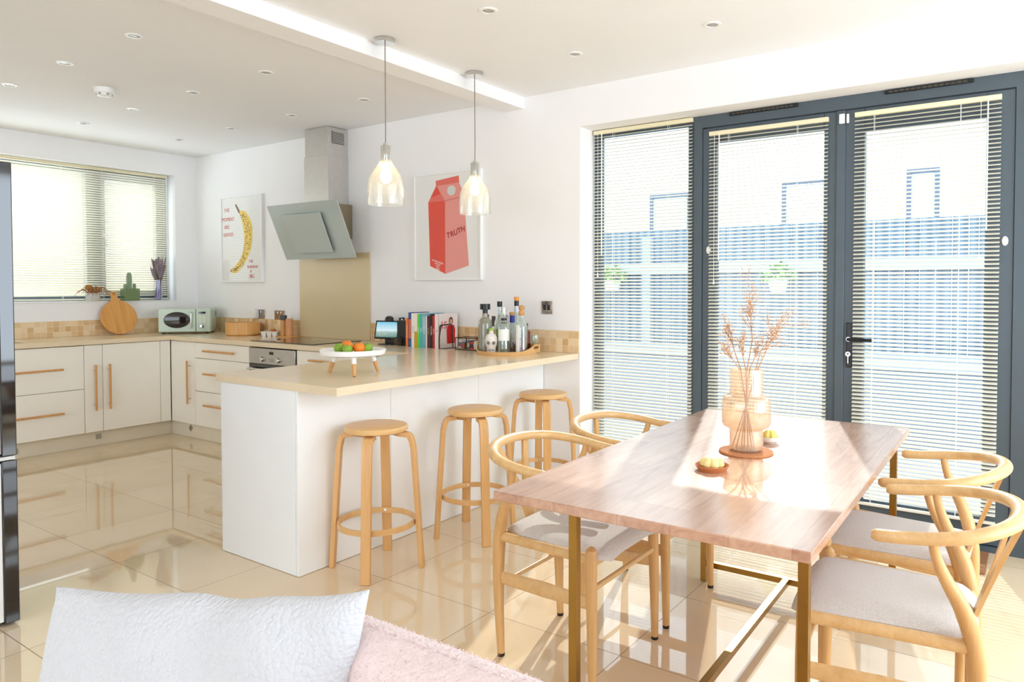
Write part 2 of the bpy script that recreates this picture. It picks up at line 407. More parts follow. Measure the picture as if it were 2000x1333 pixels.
# venetian blinds
def blind(label, axis, u0, u1, d, z0, z1, tilt, cords, flip=1, strip=.0125, pull=None):
    """axis: the direction the slats run; d: plane of the blind; tilt: radians, room edge down"""
    o = thing('venetian_blind', label, 'blind')
    P = .0216; n = int((z1-.045-z0)/P)
    def pt(u, q, z): return (u, d+q*flip, z) if axis == 'x' else (d+q*flip, u, z)
    def bx(m, a, b):
        m.box(pt(*a), pt(*b))
    m = MB(); bx(m, (u0, -.013, z1-.026), (u1, .013, z1)); m.build('head_rail', HEADRAIL, o, smooth=0, bevel=.002)
    m = MB(); c, s_ = math.cos(tilt), math.sin(tilt)
    for i in range(n):
        z = z1-.045-i*P; pro = []
        for q, hgt in ((-strip, 0), (-strip*.5, .0016), (0, .0022), (strip*.5, .0016), (strip, 0)): pro.append((q*c-hgt*s_, z+q*s_+hgt*c))
        pts = pro + [(a, b-.0005) for a, b in pro[::-1]]; N = len(pts)
        vs = [pt(u0, a, b) for a, b in pts]+[pt(u1, a, b) for a, b in pts]
        m.add(vs, [(k, (k+1) % N, (k+1) % N+N, k+N) for k in range(N)]+[(0, 1, 2, 3, 4, 5, 6, 7, 8, 9)[::-1], tuple(range(10, 20))])
    m.build('slats', SLAT, o, smooth=50)
    m = MB(); bx(m, (u0, -.011, z0-.012), (u1, .011, z0+.002)); m.build('bottom_rail', SLAT, o, smooth=0, bevel=.002)
    for u in cords:
        m = MB()
        for q in (-.0135, .0135): m.tube([pt(u, q, z1-.02), pt(u, q, z0)], .0012, 5)
        m.build('ladder_cord', WPLAST, o)
    if pull:
        u, zb = pull
        m = MB().tube([pt(u, -.022, z1-.02), pt(u, -.022, zb)], .0012, 5).lathe([(0, 0), (.005, .002), (.003, .03), (0, .032)], pt(u, -.022, zb-.03), 10)
        m.tube([pt(u+.03, -.022, z1-.02), pt(u+.03, -.022, zb+.12)], .0035, 8); m.build('pull_cord', WPLAST, o)
    return o
T = -.43
blind('cream slatted blind over the fixed glass left of the garden doors', 'x', 4.648, 5.366, .165, .055, 2.415, -T, (4.80, 5.20), pull=(4.69, 1.45))
blind('cream slatted blind on the left leaf of the garden doors', 'x', 5.476, 6.180, .168, .16, 2.312, -T, (5.60, 6.01), pull=(5.515, 1.4))
blind('cream slatted blind on the right leaf of the garden doors with lever', 'x', 6.320, 7.008, .168, .16, 2.316, -T, (6.42, 6.83), pull=(6.92, 1.52))
blind('cream slatted blind over the fixed glass beyond the right garden door', 'x', 7.178, 8.23, .165, .055, 2.415, -T, (7.40, 8.0))
blind('wide half closed cream slatted blind in the kitchen window', 'y', WY0+.02, -.262, -.085, 1.246, 2.468, -.58, (-.38, -.86, -1.2, -1.75), flip=-1, pull=(-.30, 1.30))

# ------------------------------------------------------------------ outside
PAVE = M('pale_paving', (160, 168, 176), .8, var=.12, vscale=3)
def fence_mat():
    t = NT('grey_blue_timber'); v = t.coords('Object', scale=(1, 1, 1)); w = t.new('ShaderNodeTexWave', wave_type='BANDS', bands_direction='X')
    w.inputs['Scale'].default_value = 3.4; w.inputs['Distortion'].default_value = .3; t.ln(v, w.inputs['Vector'])
    nz = t.noise(t.coords('Object', scale=(6, 6, .5)), 3, 3)
    f = t.math('ADD', t.math('MULTIPLY', w.outputs['Fac'], .5), t.math('MULTIPLY', nz, .5))
    t.ln(t.ramp(f, [(.2, srgb((88, 112, 132))), (.8, srgb((130, 156, 176)))]), t.b.inputs['Base Color']); t.b.inputs['Roughness'].default_value = .8
    return t.mat
struct(box('ground', (-6, .30, -.16), (16, 14, -.04), PAVE))
fm = MB()
x = .8
while x < 11:
    fm.box((x, 3.0+(.018 if int(x*1000) % 2 else 0), -.04), (x+.118, 3.03, 1.965)); x += .125
fo = thing('garden_fence', 'tall blue grey boarded fence across the garden beyond the doors', 'fence')
fm.build('fence_boards', fence_mat(), fo, smooth=0)
for z in (1.56, .70):
    MB().box((.8, 2.93, z-.05), (11, 3.0, z+.05)).build('fence_rail', M('pale_rail', (186, 198, 208), .7), fo, smooth=0)
for x in (1.6, 3.6, 5.55, 7.5, 9.4): MB().box((x, 2.94, -.04), (x+.10, 3.05, 1.90)).build('fence_post', M('fence_post_wood', (168, 182, 192), .8), fo, smooth=0)
gw = thing('garden_wall', 'low pale blue grey garden wall in front of the boarded fence', 'wall', (5.5, 2.75, -.04)); box('wall_body', (-4.7, -.10, 0), (5.5, .10, .70), M('garden_render', (150, 164, 178), .9, var=.03), gw, bevel=.01); box('coping', (-4.72, -.13, .70), (5.52, .13, .74), M('garden_coping', (196, 204, 212), .8), gw, bevel=.005)
hb = thing('neighbouring_house', 'white rendered house with dark framed windows behind the fence', 'house')
hm = MB().box((-8, 8.0, -.04), (16, 13.5, 4.7)); hm.build('render_wall', M('white_render', (236, 234, 228), .9, var=.03), hb, smooth=0)
for x0, x1, z0, z1 in ((5.49, 5.93, 2.1, 3.13), (3.62, 4.4, 2.1, 3.10), (1.2, 2.0, 2.1, 3.05)):
    fr = frame_rect('x', x0, x1, z0, z1, 7.95, 8.02, .06).build('window_frame', M('house_frame_grey', (104, 118, 134), .6), hb, smooth=0)
    box('pane', (x0+.06, 7.985, z0+.06), (x1-.06, 8.005, z1-.06), M('house_glass', (205, 214, 222), .1), fr)
nb = thing('neighbour_wall', 'sunlit cream rendered wall outside the kitchen window', 'wall'); MB().box((-3.4, -6, -.1), (-3.2, 3, 4.4)).build('render_wall', M('cream_render', (232, 214, 184), .9, var=.03), nb, smooth=0)
struct(box('ground_side', (-6, -8, -.16), (-.3, .3, -.04), PAVE))
def leafy(name, label, cat, c, R, n, mat, size):
    o = thing(name, label, cat, c); rnd = random.Random(int(c[0]*100)); m = MB()
    for i in range(n):
        a = rnd.uniform(0, 2*PI); e = rnd.uniform(-.5, 1.2); r = R*rnd.uniform(.4, 1)
        p = Vector((r*math.cos(a)*math.cos(e), r*math.sin(a)*math.cos(e), r*math.sin(e)*.7))
        d = p.normalized(); s1 = d.cross(Vector((0, 0, 1))).normalized()*size*.4
        tip = p+d*size+Vector((0, 0, -size*.3)); mid = p+d*size*.5
        m.add([p, mid+s1, tip, mid-s1, mid+Vector((0, 0, size*.1))], [(0, 1, 4), (1, 2, 4), (2, 3, 4), (3, 0, 4)])
    m.build('leaves', mat, o, smooth=0); return o
LEAF = M('bright_leaf', (150, 190, 110), .6, var=.25, vscale=30)
for x, lb in ((5.11, 'green trailing plant hanging on the fence, seen through the left door'), (3.30, 'green trailing plant hanging on the fence, seen through the fixed pane')):
    p = leafy('hanging_plant', lb, 'plant', (x, 2.82, 1.47), .15, 260, LEAF, .05)
    MB().lathe([(0, -.14), (.07, -.14), (.10, -.02), (.09, -.02), (0, -.03)], (0, 0, -.02), 20).build('plant_pot', WPLAST, p)
    MB().tube([(0, .02, -.02), (0, .06, .12), (0, .11, .14)], .006, 6).build('hook', BLACK, p)

# ------------------------------------------------------------------ kitchen units
ZT, ZU = .91, .873
CARC = M('cabinet_carcass', (206, 194, 170), .5, var=.02)
def handle(par, p, L, vert, out):
    """round wooden bar handle on two steel posts; out: unit direction away from the door"""
    p = Vector(p); out = Vector(out); d = Vector((0, 0, 1)) if vert else Vector((0, 1, 0)) if abs(out.x) > .5 else Vector((1, 0, 0))
    a, b = p+out*.032-d*L/2, p+out*.032+d*L/2
    h = MB().tube([a, b], .0088, 14).build('handle', HANDLE, par)
    for s in (-.38, .38): MB().tube([p+d*L*s, p+out*.03+d*L*s], .004, 8).build('handle_post', STEEL, h)
def front(name, par, a, b):
    return MB().box(a, b).build(name, CREAM, par, smooth=35, bevel=.0025)
G = .0018
# along the window wall; door faces at x = .60
def unit_x(label, y0, y1, fronts, cat='cabinet', nm='base_cabinet'):
    o = thing(nm, label, cat, (0, (y0+y1)/2, 0)); c = (y0+y1)/2
    box('carcass', (.012, y0-c+.001, .132), (.579, y1-c-.001, ZU-.003 if y0 > -1.4 else .69), CARC, o)
    for kind, z0, z1, hz in fronts:
        f = front(kind, o, (.581, y0-c+G, z0+G), (.600, y1-c-G, z1-G))
        if hz: hz(f, c)
    return o
unit_x('cream two drawer unit under the sink beside the tall fridge', -2.12, -1.323,
       [('drawer', .130, .503, lambda f, c: handle(f, (.600, -1.72-c, .325), .46, False, (1, 0, 0))),
        ('drawer', .503, .868, lambda f, c: handle(f, (.600, -1.72-c, .685), .46, False, (1, 0, 0)))])
unit_x('narrow cream pull-out cabinet between the wide drawers and the wide corner door', -1.323, -1.180,
       [('door', .130, .868, lambda f, c: handle(f, (.600, -1.247-c, .507), .385, True, (1, 0, 0)))])
unit_x('cream base cabinet with one wide door below the microwave corner', -1.180, -.696,
       [('door', .130, .868, lambda f, c: handle(f, (.600, -1.135-c, .507), .385, True, (1, 0, 0)))])
unit_x('narrow cream filler post closing the inside corner of the units', -.696, -.602, [('filler_panel', .130, .868, None)], nm='corner_filler')
unit_x('cream base cabinet mostly hidden behind the tall fridge', -2.92, -2.12, [('door', .130, .868, None)])
# along the back wall; door faces at y = -.60
def unit_y(label, x0, x1, fronts, nm='base_cabinet'):
    c = (x0+x1)/2; o = thing(nm, label, 'cabinet', (c, 0, 0))
    box('carcass', (x0-c+.001, -.579, .132), (x1-c-.001, -.012, ZU-.003), CARC, o)
    for kind, z0, z1, hz in fronts:
        f = front(kind, o, (x0-c+G, -.600, z0+G), (x1-c-G, -.581, z1-G))
        if hz: hz(f, c)
    return o
unit_y('cream corner cabinet with a single narrow door left of the three drawers', .602, 1.0,
       [('door', .130, .868, lambda f, c: handle(f, (.925-c, -.600, .507), .385, True, (0, -1, 0)))])
unit_y('cream three drawer unit left of the oven', 1.0, 1.815,
       [('drawer', z0, z1, (lambda zz: lambda f, c: handle(f, (1.41-c, -.600, zz), .46, False, (0, -1, 0)))(hz)) for z0, z1, hz in ((.130, .437, .325), (.437, .729, .60), (.729, .868, .80))])
unit_y('cream base cabinet with a top drawer right of the oven', 2.436, 3.25,
       [('door', .130, .729, None), ('drawer', .729, .868, lambda f, c: handle(f, (2.85-c, -.600, .80), .46, False, (0, -1, 0)))])
unit_y('cream base cabinet in the corner where the worktop meets the breakfast bar', 3.25, 3.70, [('door', .130, .868, None)])
# oven
ov = thing('built_in_oven', 'stainless steel built-in oven with two knobs under the black hob', 'oven', (2.125, -.60, 0)); hw = .3085
box('oven_body', (-hw+.01, .03, .135), (hw-.01, .57, ZU-.02), CARC, ov)
cp = box('control_panel', (-hw+.004, -.006, .735), (hw-.010, .02, .862), STEEL, ov, bevel=.003)
box('display', (-.028, -.0075, .815), (.022, -.0055, .838), M('dark_red_display', (60, 10, 10), .2, var=0), cp)
for x in (-.117, .095): MB().lathe([(0, -.024), (.017, -.022), (.021, -.012), (.021, 0), (0, 0)], (x, -.006, .775), 24, ax='y').build('knob', CHROME, cp)
for x in (-.025, .0, .02): box('control_mark', (x-.001, -.007, .755), (x+.001, -.0055, .785), BLACK, cp)
dr = box('oven_door', (-hw+.004, -.004, .142), (hw-.010, .02, .732), GBLACK, ov, bevel=.003)
MB().tube([(-.27, -.004, .694), (-.27, -.042, .694), (.26, -.042, .694), (.26, -.004, .694)], .009, 10).build('handle', STEEL, dr)
# plinths with little square vents
pl = thing('plinth', 'cream plinth board under the window side kitchen units', 'plinth', (0, 0, 0))
box('plinth_board', (.515, -2.92, .001), (.532, -.566, .130), PLINTH, pl)
def pvent(par, p, along, dia=False):
    m = MB().box((-.022, -.003, -.022), (.022, .003, .022))
    for i in range(4): m.box((-.017+i*.0095, -.005, -.016), (-.012+i*.0095, .005, .016))
    if dia: m.xf(Matrix.Rotation(PI/4, 4, 'Y'))
    m.build('plinth_vent', STEEL, par, smooth=0, loc=p, rz=(PI/2 if along == 'y' else 0))
pvent(pl, (.533, -1.192, .078), 'y'); pvent(pl, (.533, -1.80, .06), 'y')
pl = thing('plinth', 'cream plinth board under the kitchen units along the hood wall', 'plinth', (0, 0, 0))
box('plinth_board', (.533, -.565, .001), (3.70, -.548, .130), PLINTH, pl)
pvent(pl, (.86, -.567, .085), 'x', True)
# worktop: L along both walls plus the breakfast bar, with the sink opening
W = MB(); BX0, BX1, BY = 3.690, 4.630, -2.007
SX0, SX1, SY0, SY1 = .13, .50, -2.35, -1.70
W.box((.008, -1.70+.0, ZU), (.620, -.008, ZT)).box((.008, -2.92, ZU), (.620, SY0, ZT)).box((.008, SY0, ZU), (SX0, SY1, ZT)).box((SX1, SY0, ZU), (.620, SY1, ZT))
W.box((.620, -.620, ZU), (BX0, -.008, ZT)).box((BX0, BY, ZU), (BX1, -.008, ZT))
wt = W.build('worktop', STONE, smooth=0)
tag(wt, 'beige polished stone worktop running along both walls and out as the breakfast bar', 'worktop')
sk = thing('kitchen_sink', 'steel undermount sink sunk in the worktop beside the fridge', 'sink', ((SX0+SX1)/2, (SY0+SY1)/2, ZU-.002))
a, b = (SX1-SX0)/2, (SY1-SY0)/2
MB().box((-a-.01, -b-.01, -.17), (a+.01, b+.01, -.165)).box((-a-.01, -b-.01, -.165), (-a, b+.01, 0)).box((a, -b-.01, -.165), (a+.01, b+.01, 0)).box((-a, -b-.01, -.165), (a, -b, 0)).box((-a, b, -.165), (a, b+.01, 0)).build('sink_bowl', STEEL, sk, smooth=0)
MB().cyl((0, 0, -.165), .04, .004, 24).build('sink_drain', CHROME, sk)
# breakfast bar carcass
bar = thing('breakfast_bar_base', 'glossy white panelled base of the breakfast bar', 'breakfast bar', (0, 0, 0))
box('bar_carcass', (3.74, -1.975, .002), (4.322, -.565, ZU-.002), CARC, bar)
box('end_panel', (3.722, -2.000, .002), (4.322, -1.977, ZU-.002), BARW, bar, bevel=.0015)
yy = [-2.000, -1.42, -.70, -.004]
for i in range(3): box('side_panel', (4.324, yy[i]+.001, .002), (4.344, yy[i+1]-.001, ZU-.002), BARW, bar, bevel=.0012)
box('inner_panel', (3.722, -1.975, .002), (3.739, -.625, ZU-.002), CREAM, bar)
box('bar_bracket', (4.36, -.03, .862), (4.56, -.004, ZU-.002), WALL, bar)

# splashback, hob, hood
o = box('glass_splashback', (1.687, -.012, .911), (2.602, -.001, 1.642), M('beige_back_painted_glass', (212, 192, 152), .22, var=0, spec=.35), bevel=.0015)
tag(o, 'plain beige glass splashback behind the hob', 'splashback')
hob = thing('induction_hob', 'flat black glass hob let into the worktop below the hood', 'hob', (2.185, -.325, ZT))
box('hob_glass', (-.395, -.245, .0005), (.395, .245, .006), GBLACK, hob, bevel=.002)
for x, y, r in ((-.22, .11, .09), (-.22, -.12, .075), (.2, .1, .105), (.2, -.13, .075)):
    MB().lathe([(r-.002, .0062), (r, .0064), (r+.002, .0062), (r, .0060), (r-.002, .0062)], (x, y, 0), 40).build('cooking_zone', M('zone_grey', (70, 70, 72), .3, var=0), hob)
hd = thing('cooker_hood', 'angled grey glass cooker hood with a steel chimney', 'cooker hood', (2.18, 0, 0))
HGL = M('grey_green_glass', (178, 188, 184), .10, var=0, coat=.5)
HST = M('hood_steel', (200, 196, 190), .30, metal=.55, var=.03, vscale=20)
ch = MB().box((-.145, -.205, 2.42), (.150, -.001, H-.003)).build('chimney_upper', HST, hd, smooth=0, bevel=.002)
box('chimney_lower', (-.150, -.212, 1.93), (.156, -.001, 2.445), HST, hd, bevel=.002)
m = MB(); m.box((.1515, -.165, 2.545), (.1535, -.040, 2.645)); m.build('vent_backing', M('vent_dark', (44, 42, 40), .6), ch, smooth=0)
m = MB()
for i in range(8): m.box((.1535, -.165, 2.55+i*.0125), (.1585, -.040, 2.556+i*.0125))
m.build('vent_grille', HST, ch, smooth=0)
box('hood_body', (-.20, -.135, 1.76), (.205, -.001, 2.045), M('hood_body_steel', (150, 136, 112), .32, metal=.6, var=.03), hd, bevel=.003)
def slanted(name, x0, x1, z0, z1, off, th, mat, par, bev=.002):
    """panel in the slanted plane of the hood glass: top y -.355 at z 2.045, bottom y -.165 at z 1.595"""
    A = Vector((0, -.165, 1.595)); B = Vector((0, -.355, 2.045)); d = (B-A).normalized(); nrm = Vector((0, -d.z, d.y)).normalized()
    if nrm.y > 0: nrm = -nrm
    def P(x, z, o_): t = (z-A.z)/(B.z-A.z); return Vector((x, 0, 0))+A+(B-A)*t+nrm*o_
    vs = [P(x, z, q) for q in (off, off+th) for x, z in ((x0, z0), (x1, z0), (x1, z1), (x0, z1))]
    m = MB().add(vs, [(0, 1, 2, 3), (7, 6, 5, 4), (0, 4, 5, 1), (1, 5, 6, 2), (2, 6, 7, 3), (3, 7, 4, 0)])
    return m.build(name, mat, par, bevel=bev)
slanted('glass_panel', -.455, .445, 1.595, 2.045, 0, .008, HGL, hd)
slanted('spacer', -.20, .20, 1.70, 1.92, .008, .022, BLACK, hd)
slanted('inner_panel', -.255, .230, 1.655, 1.965, .030, .008, HGL, hd)
slanted('badge', -.03, .04, 2.018, 2.024, .0083, .001, STEEL, hd, 0)

# ------------------------------------------------------------------ ceiling fittings
def downlight(x, y, label):
    o = thing('downlight', label, 'ceiling light', (x, y, H), group='round recessed ceiling downlights')
    MB().lathe([(.028, -.002), (.030, -.006), (.043, -.005), (.046, -.0005), (.028, 0)], (0, 0, 0), 28).build('bezel', WPLAST, o)
    MB().lathe([(0, -.0015), (.020, -.0030), (.028, -.0012), (.028, 0), (0, 0)], (0, 0, 0), 24).build('lamp_face', M('lamp_grey', (176, 172, 166), .25, metal=.3), o)
    return o
xs = [.77, 1.585, 2.395, 3.21]; ys = [-.59, -1.37, -2.15]
rown = {-.59: 'row nearest the hood wall', -1.37: 'middle row', -2.15: 'row furthest from the hood wall'}
coln = ['first from the window wall', 'second from the window wall', 'third from the window wall', 'fourth out, by the beam']
d0 = None
for y in ys:
    for i, x in enumerate(xs):
        if (x, y) == (.77, -2.15): continue
        lb = 'recessed downlight, %s, %s' % (coln[i], rown[y])
        if d0 is None: d0 = downlight(x, y, lb)
        else: dup(d0, (x, y, H), label=lb)
dup(d0, (4.973, -1.371, H), label='round white downlight beside the two pendant lamps, the one nearer the camera')
dup(d0, (4.973, -.597, H), label='round white downlight beside the two pendant lamps, near the back wall')
dup(d0, (5.791, -.593, H), label='round white downlight above the dining table near the garden doors')
sm = thing('smoke_alarm', 'white round smoke alarm on the kitchen ceiling', 'smoke alarm', (2.0, -1.759, H))
MB().lathe([(0, -.001), (.060, -.001), (.060, -.026), (.056, -.034), (0, -.034)], (0, 0, 0), 36).build('alarm_base', WPLAST, sm)
MB().lathe([(.046, -.034), (.044, -.050), (.036, -.055), (0, -.056)], (0, 0, 0), 30).build('alarm_cap', WPLAST, sm)
for a in range(6): MB().box((.040, -.008, -.049), (.0475, .008, -.037)).xf(Matrix.Rotation(a*PI/3, 4, 'Z')).build('alarm_slot', M('slot_grey', (168, 165, 160), .6), sm, smooth=0)
SHADE = glassy('ribbed_shade_glass', (250, 250, 248), opac=.16, gloss=.12, rough=.10, white=(255, 252, 245), rib=60)
def pendant(x, y, zb, label):
    o = thing('pendant_lamp', label, 'pendant lamp', (x, y, H), group='pair of glass pendants over the breakfast bar')
    b = zb-H
    MB().lathe([(0, -.001), (.052, -.001), (.052, -.020), (.050, -.022), (0, -.022)], (0, 0, 0), 36).build('ceiling_rose', CHROME, o)
    MB().tube([(0, 0, -.02), (.0015, 0, b*.5), (0, 0, b+.315)], .0028, 8).build('flex', M('grey_flex', (134, 120, 108), .5), o)
    pr = [(.096, 0), (.096, .035), (.095, .075), (.092, .115), (.086, .140), (.075, .165), (.058, .192), (.042, .212), (.030, .232), (.026, .250), (.0255, .316), (.010, .319)]
    pts = [tuple(p) for p in [(q.x, q.y) for q in spline([(r, z, 0) for r, z in pr[:-1]], 3)]]+[pr[-1]]
    inner = [(max(r-.003, .004), z) for r, z in pts[::-1]]
    MB().lathe([(r, z+b) for r, z in pts+inner], (0, 0, 0), 96, rib=48, amp=.0011).build('glass_shade', SHADE, o, smooth=60)
    MB().lathe([(0, b+.330), (.012, b+.330), (.012, b+.316), (.017, b+.300), (.017, b+.235), (.013, b+.228), (0, b+.228)], (0, 0, 0), 24).build('lamp_holder', CHROME, o)
    MB().lathe([(0, b+.232), (.012, b+.228), (.016, b+.20), (.028, b+.165), (.030, b+.145), (.022, b+.122), (0, b+.113)], (0, 0, 0), 24).build('bulb', M('warm_bulb', (255, 240, 214), .3, var=0, emit=(255, 226, 180), estr=9), o)
    l = add_light('pendant_light', 'POINT', (0, 0, b+.155), 3, (1.0, .88, .74), size=.034); l.parent = o
    return o
pendant(4.264, -1.372, 1.796, 'clear ribbed glass pendant lamp over the free end of the breakfast bar')
pendant(4.267, -.639, 1.808, 'clear ribbed glass pendant lamp nearer the wall, in front of the carton picture')

# ------------------------------------------------------------------ pictures
def pane_prism(pts, d, mat, name, par, th=.0012):
    return MB().prism(pts, -d-th, -d, 'y').build(name, mat, par, smooth=0)
def text(name, body, loc, size, mat, par, rot=0, sx=1, ext=.0006, align='CENTER', bold=.0):
    cu = bpy.data.curves.new(name, 'FONT'); cu.body = body; cu.size = size; cu.extrude = ext; cu.align_x = align; cu.align_y = 'CENTER'; cu.offset = bold
    cu.materials.append(mat); o = bpy.data.objects.new(name, cu); COL.objects.link(o); o.parent = par
    dg_ = bpy.context.evaluated_depsgraph_get(); me = bpy.data.meshes.new_from_object(o.evaluated_get(dg_)); bpy.data.objects.remove(o)
    me.materials.clear(); me.materials.append(mat); o = bpy.data.objects.new(name, me); COL.objects.link(o); o.parent = par
    o.location = loc; o.rotation_euler = (PI/2, -rot if rot else 0, 0); o.scale = (sx, 1, 1); return o
def picture(label, x0, x1, z0, z1):
    c = ((x0+x1)/2, 0, (z0+z1)/2); o = thing('framed_picture', label, 'picture', c); a, b = (x1-x0)/2, (z1-z0)/2
    m = MB()
    for p, q in (((-a, -.030, -b), (-a+.012, -.001, b)), ((a-.012, -.030, -b), (a, -.001, b)), ((-a+.012, -.030, -b), (a-.012, -.001, -b+.012)), ((-a+.012, -.030, b-.012), (a-.012, -.001, b))): m.box(p, q)
    m.build('picture_frame', TRIMW, o, smooth=0, bevel=.0015)
    box('print', (-a+.012, -.020, -b+.012), (a-.012, -.004, b-.012), PAPER, o)
    box('glazing', (-a+.012, -.0262, -b+.012), (a-.012, -.0250, b-.012), glassy('picture_glass', (252, 252, 252), .0, .016, .01) if 'pg' not in MATS else MATS['pg'], o)
    return o, c
p1, c1 = picture('white framed print of a yellow banana with small red lettering', .484, 1.155, 1.403, 2.231)
rel = lambda c, L: [(x-c[0], z-c[2]) for x, z in L]
ban = [(.721,2.155),(.745,2.132),(.786,2.091),(.882,2.079),(.945,2.02),(.985,1.948),(.995,1.852),(.976,1.742),(.921,1.64),(.836,1.558),(.739,1.496),(.653,1.497),(.629,1.518),(.716,1.567),(.789,1.622),(.839,1.697),(.865,1.801),(.854,1.899),(.832,1.984),(.78,2.064),(.768,2.092),(.726,2.126)]
bs = spline([(x, z, 0) for x, z in ban[2:19]], 4)
pane_prism(rel(c1, [(p.x, p.y) for p in bs]), .0201, M('banana_yellow', (246, 206, 66), .6, var=.10, vscale=14), 'banana_print', p1)
pane_prism(rel(c1, [(.716, 2.150), (.735, 2.160), (.792, 2.095), (.790, 2.06), (.772, 2.075)]), .0205, M('banana_stem', (132, 96, 64), .6), 'stem_print', p1)
sp = MB(); rr = random.Random(3)
ctr = spline([(.83, 2.05, 0), (.90, 1.97, 0), (.925, 1.86, 0), (.91, 1.75, 0), (.85, 1.63, 0), (.76, 1.55, 0), (.67, 1.515, 0)], 8)
for i, p in enumerate(ctr):
    for kx in range(3):
        q = (p.x-c1[0]+rr.uniform(-.045, .045), p.y-c1[2]+rr.uniform(-.012, .012)); w_, h_ = rr.uniform(.003, .008), rr.uniform(.004, .011)
        sp.prism([(q[0]-w_, q[1]), (q[0], q[1]-h_), (q[0]+w_, q[1]), (q[0], q[1]+h_)], -.0221, -.0213, 'y')
sp.build('banana_speckles', M('banana_brown', (150, 96, 40), .6), p1, smooth=0)
RED = M('poster_red_text', (214, 96, 86), .6, var=0)
for s, x, z, w_ in (('THE', .575, 2.105, .05), ('MOMENT', .60, 2.015, .05), ('ARE', .575, 1.94, .05), ('SERVED', .60, 1.865, .05), ('THE', .965, 1.60, .042), ('BANANA', .995, 1.548, .042), ('IS', .965, 1.505, .036), ('BIG', .985, 1.458, .05)):
    text('lettering', s, (x-c1[0], -.0212, z-c1[2]), w_, RED, p1)
p2, c2 = picture('white framed print of a red drinks carton with the word TRUTH', 3.130, 3.806, 1.408, 2.221)
CR = M('carton_red', (238, 76, 52), .6, var=.05, vscale=10); CP = M('carton_pink', (244, 158, 148), .6, var=.02); CM = M('carton_mid', (240, 112, 98), .6, var=.02)
pane_prism(rel(c2, [(3.277,2.005),(3.449,2.007),(3.451,1.455),(3.294,1.517)]), .0201, CR, 'carton_side', p2)
pane_prism(rel(c2, [(3.449,2.007),(3.640,2.026),(3.684,1.514),(3.451,1.455)]), .0201, CP, 'carton_front', p2)
pane_prism(rel(c2, [(3.364,2.128),(3.277,2.005),(3.449,2.007)]), .0203, CM, 'carton_gable', p2)
pane_prism(rel(c2, [(3.364,2.128),(3.302,2.040),(3.407,2.062)]), .0216, CR, 'gable_fold', p2)
pane_prism(rel(c2, [(3.364,2.127),(3.592,2.133),(3.646,2.028),(3.449,2.007)]), .0204, CP, 'carton_roof', p2)
pane_prism(rel(c2, [(3.355,2.164),(3.588,2.186),(3.592,2.134),(3.360,2.125)]), .0206, CM, 'carton_ridge', p2)
pane_prism(rel(c2, [(3.449,2.010),(3.640,2.029),(3.640,2.025),(3.449,2.005)]), .0217, RED, 'fold_line', p2)
pane_prism(rel(c2, [(3.516+.042*math.cos(a*PI/12), 2.080+.037*math.sin(a*PI/12)) for a in range(24)]), .0218, M('carton_cap', (226, 226, 218), .5), 'carton_cap_print', p2)
DR = M('dark_red_ink', (176, 30, 26), .6, var=0)
for i, (ch_, x, z) in enumerate((('T', 3.482, 1.744), ('R', 3.520, 1.753), ('U', 3.556, 1.763), ('T', 3.592, 1.775), ('H', 3.628, 1.785))):
    text('lettering', ch_, (x-c2[0], -.0216, z-c2[2]), .056, DR, p2, rot=.10*((i % 2)*1.0+.6), bold=.0016)
for i, s in enumerate(('HOMOGENISED', 'WHOLE', 'MILK', '1 PINT')): text('small_lettering', s, (3.372-c2[0], -.0216, 1.547-i*.018-c2[2]), .017, PAPER, p2, rot=-.28)

# ------------------------------------------------------------------ sockets
MIR = M('mirror_steel', (172, 158, 146), .15, metal=.85, var=.12, vscale=20)
def plate(x, z, w, h, label, kind):
    o = thing('wall_socket', label, 'socket', (x, 0, z)); f = box('face_plate', (-w/2, -.008, -h/2), (w/2, -.0005, h/2), MIR, o, bevel=.002)
    if kind == 'socket':
        for s in (-.036, .036):
            box('rocker_switch', (s-.006-.012*(1 if s > 0 else -1), -.012, .014), (s+.006-.012*(1 if s > 0 else -1), -.008, .032), WPLAST, o, bevel=.001)
            m = MB()
            for dx, dz, sx_, sz_ in ((0, .004, .003, .006), (-.011, -.018, .005, .003), (.011, -.018, .005, .003)): m.box((s+dx-sx_, -.0088, dz-sz_), (s+dx+sx_, -.0078, dz+sz_))
            m.build('pin_holes', BLACK, o, smooth=0)
    else:
        for s in kind: box('rocker_switch', (s-.010, -.013, -.018), (s+.010, -.008, .018), BLACK, o, bevel=.002)
    return o
plate(4.373, 1.214, .088, .088, 'square dark chrome light switch on the wall above the bar end', (-.016, .016))
plate(1.380, 1.096, .148, .086, 'chrome double socket above the pepper mill', 'socket')
plate(1.075, 1.100, .148, .086, 'chrome double socket above the wooden bowl', 'socket')
pg = thing('plug_adaptor', 'white plug adaptor pushed into the chrome socket above the wooden bowl', 'plug', (1.035, -.009, 1.095))
box('plug_body', (-.05, -.045, -.033), (.035, 0, .045), WPLAST, pg, bevel=.005)
plate(3.96, 1.112, .148, .086, 'chrome double socket half hidden behind the bottles', 'socket')
pt = thing('photo_card', 'small picture card with a dark red strip leaning above the wire rack', 'card', (3.90, -.0135, 1.105))
box('card', (-.055, -.002, -.06), (.055, 0, .06), PAPER, pt); box('card_strip', (-.045, -.003, -.055), (-.03, -.0018, .052), M('maroon', (120, 40, 50), .6), pt); box('card_image', (-.005, -.003, -.035), (.03, -.0018, .04), M('card_dark', (70, 66, 60), .6), pt)

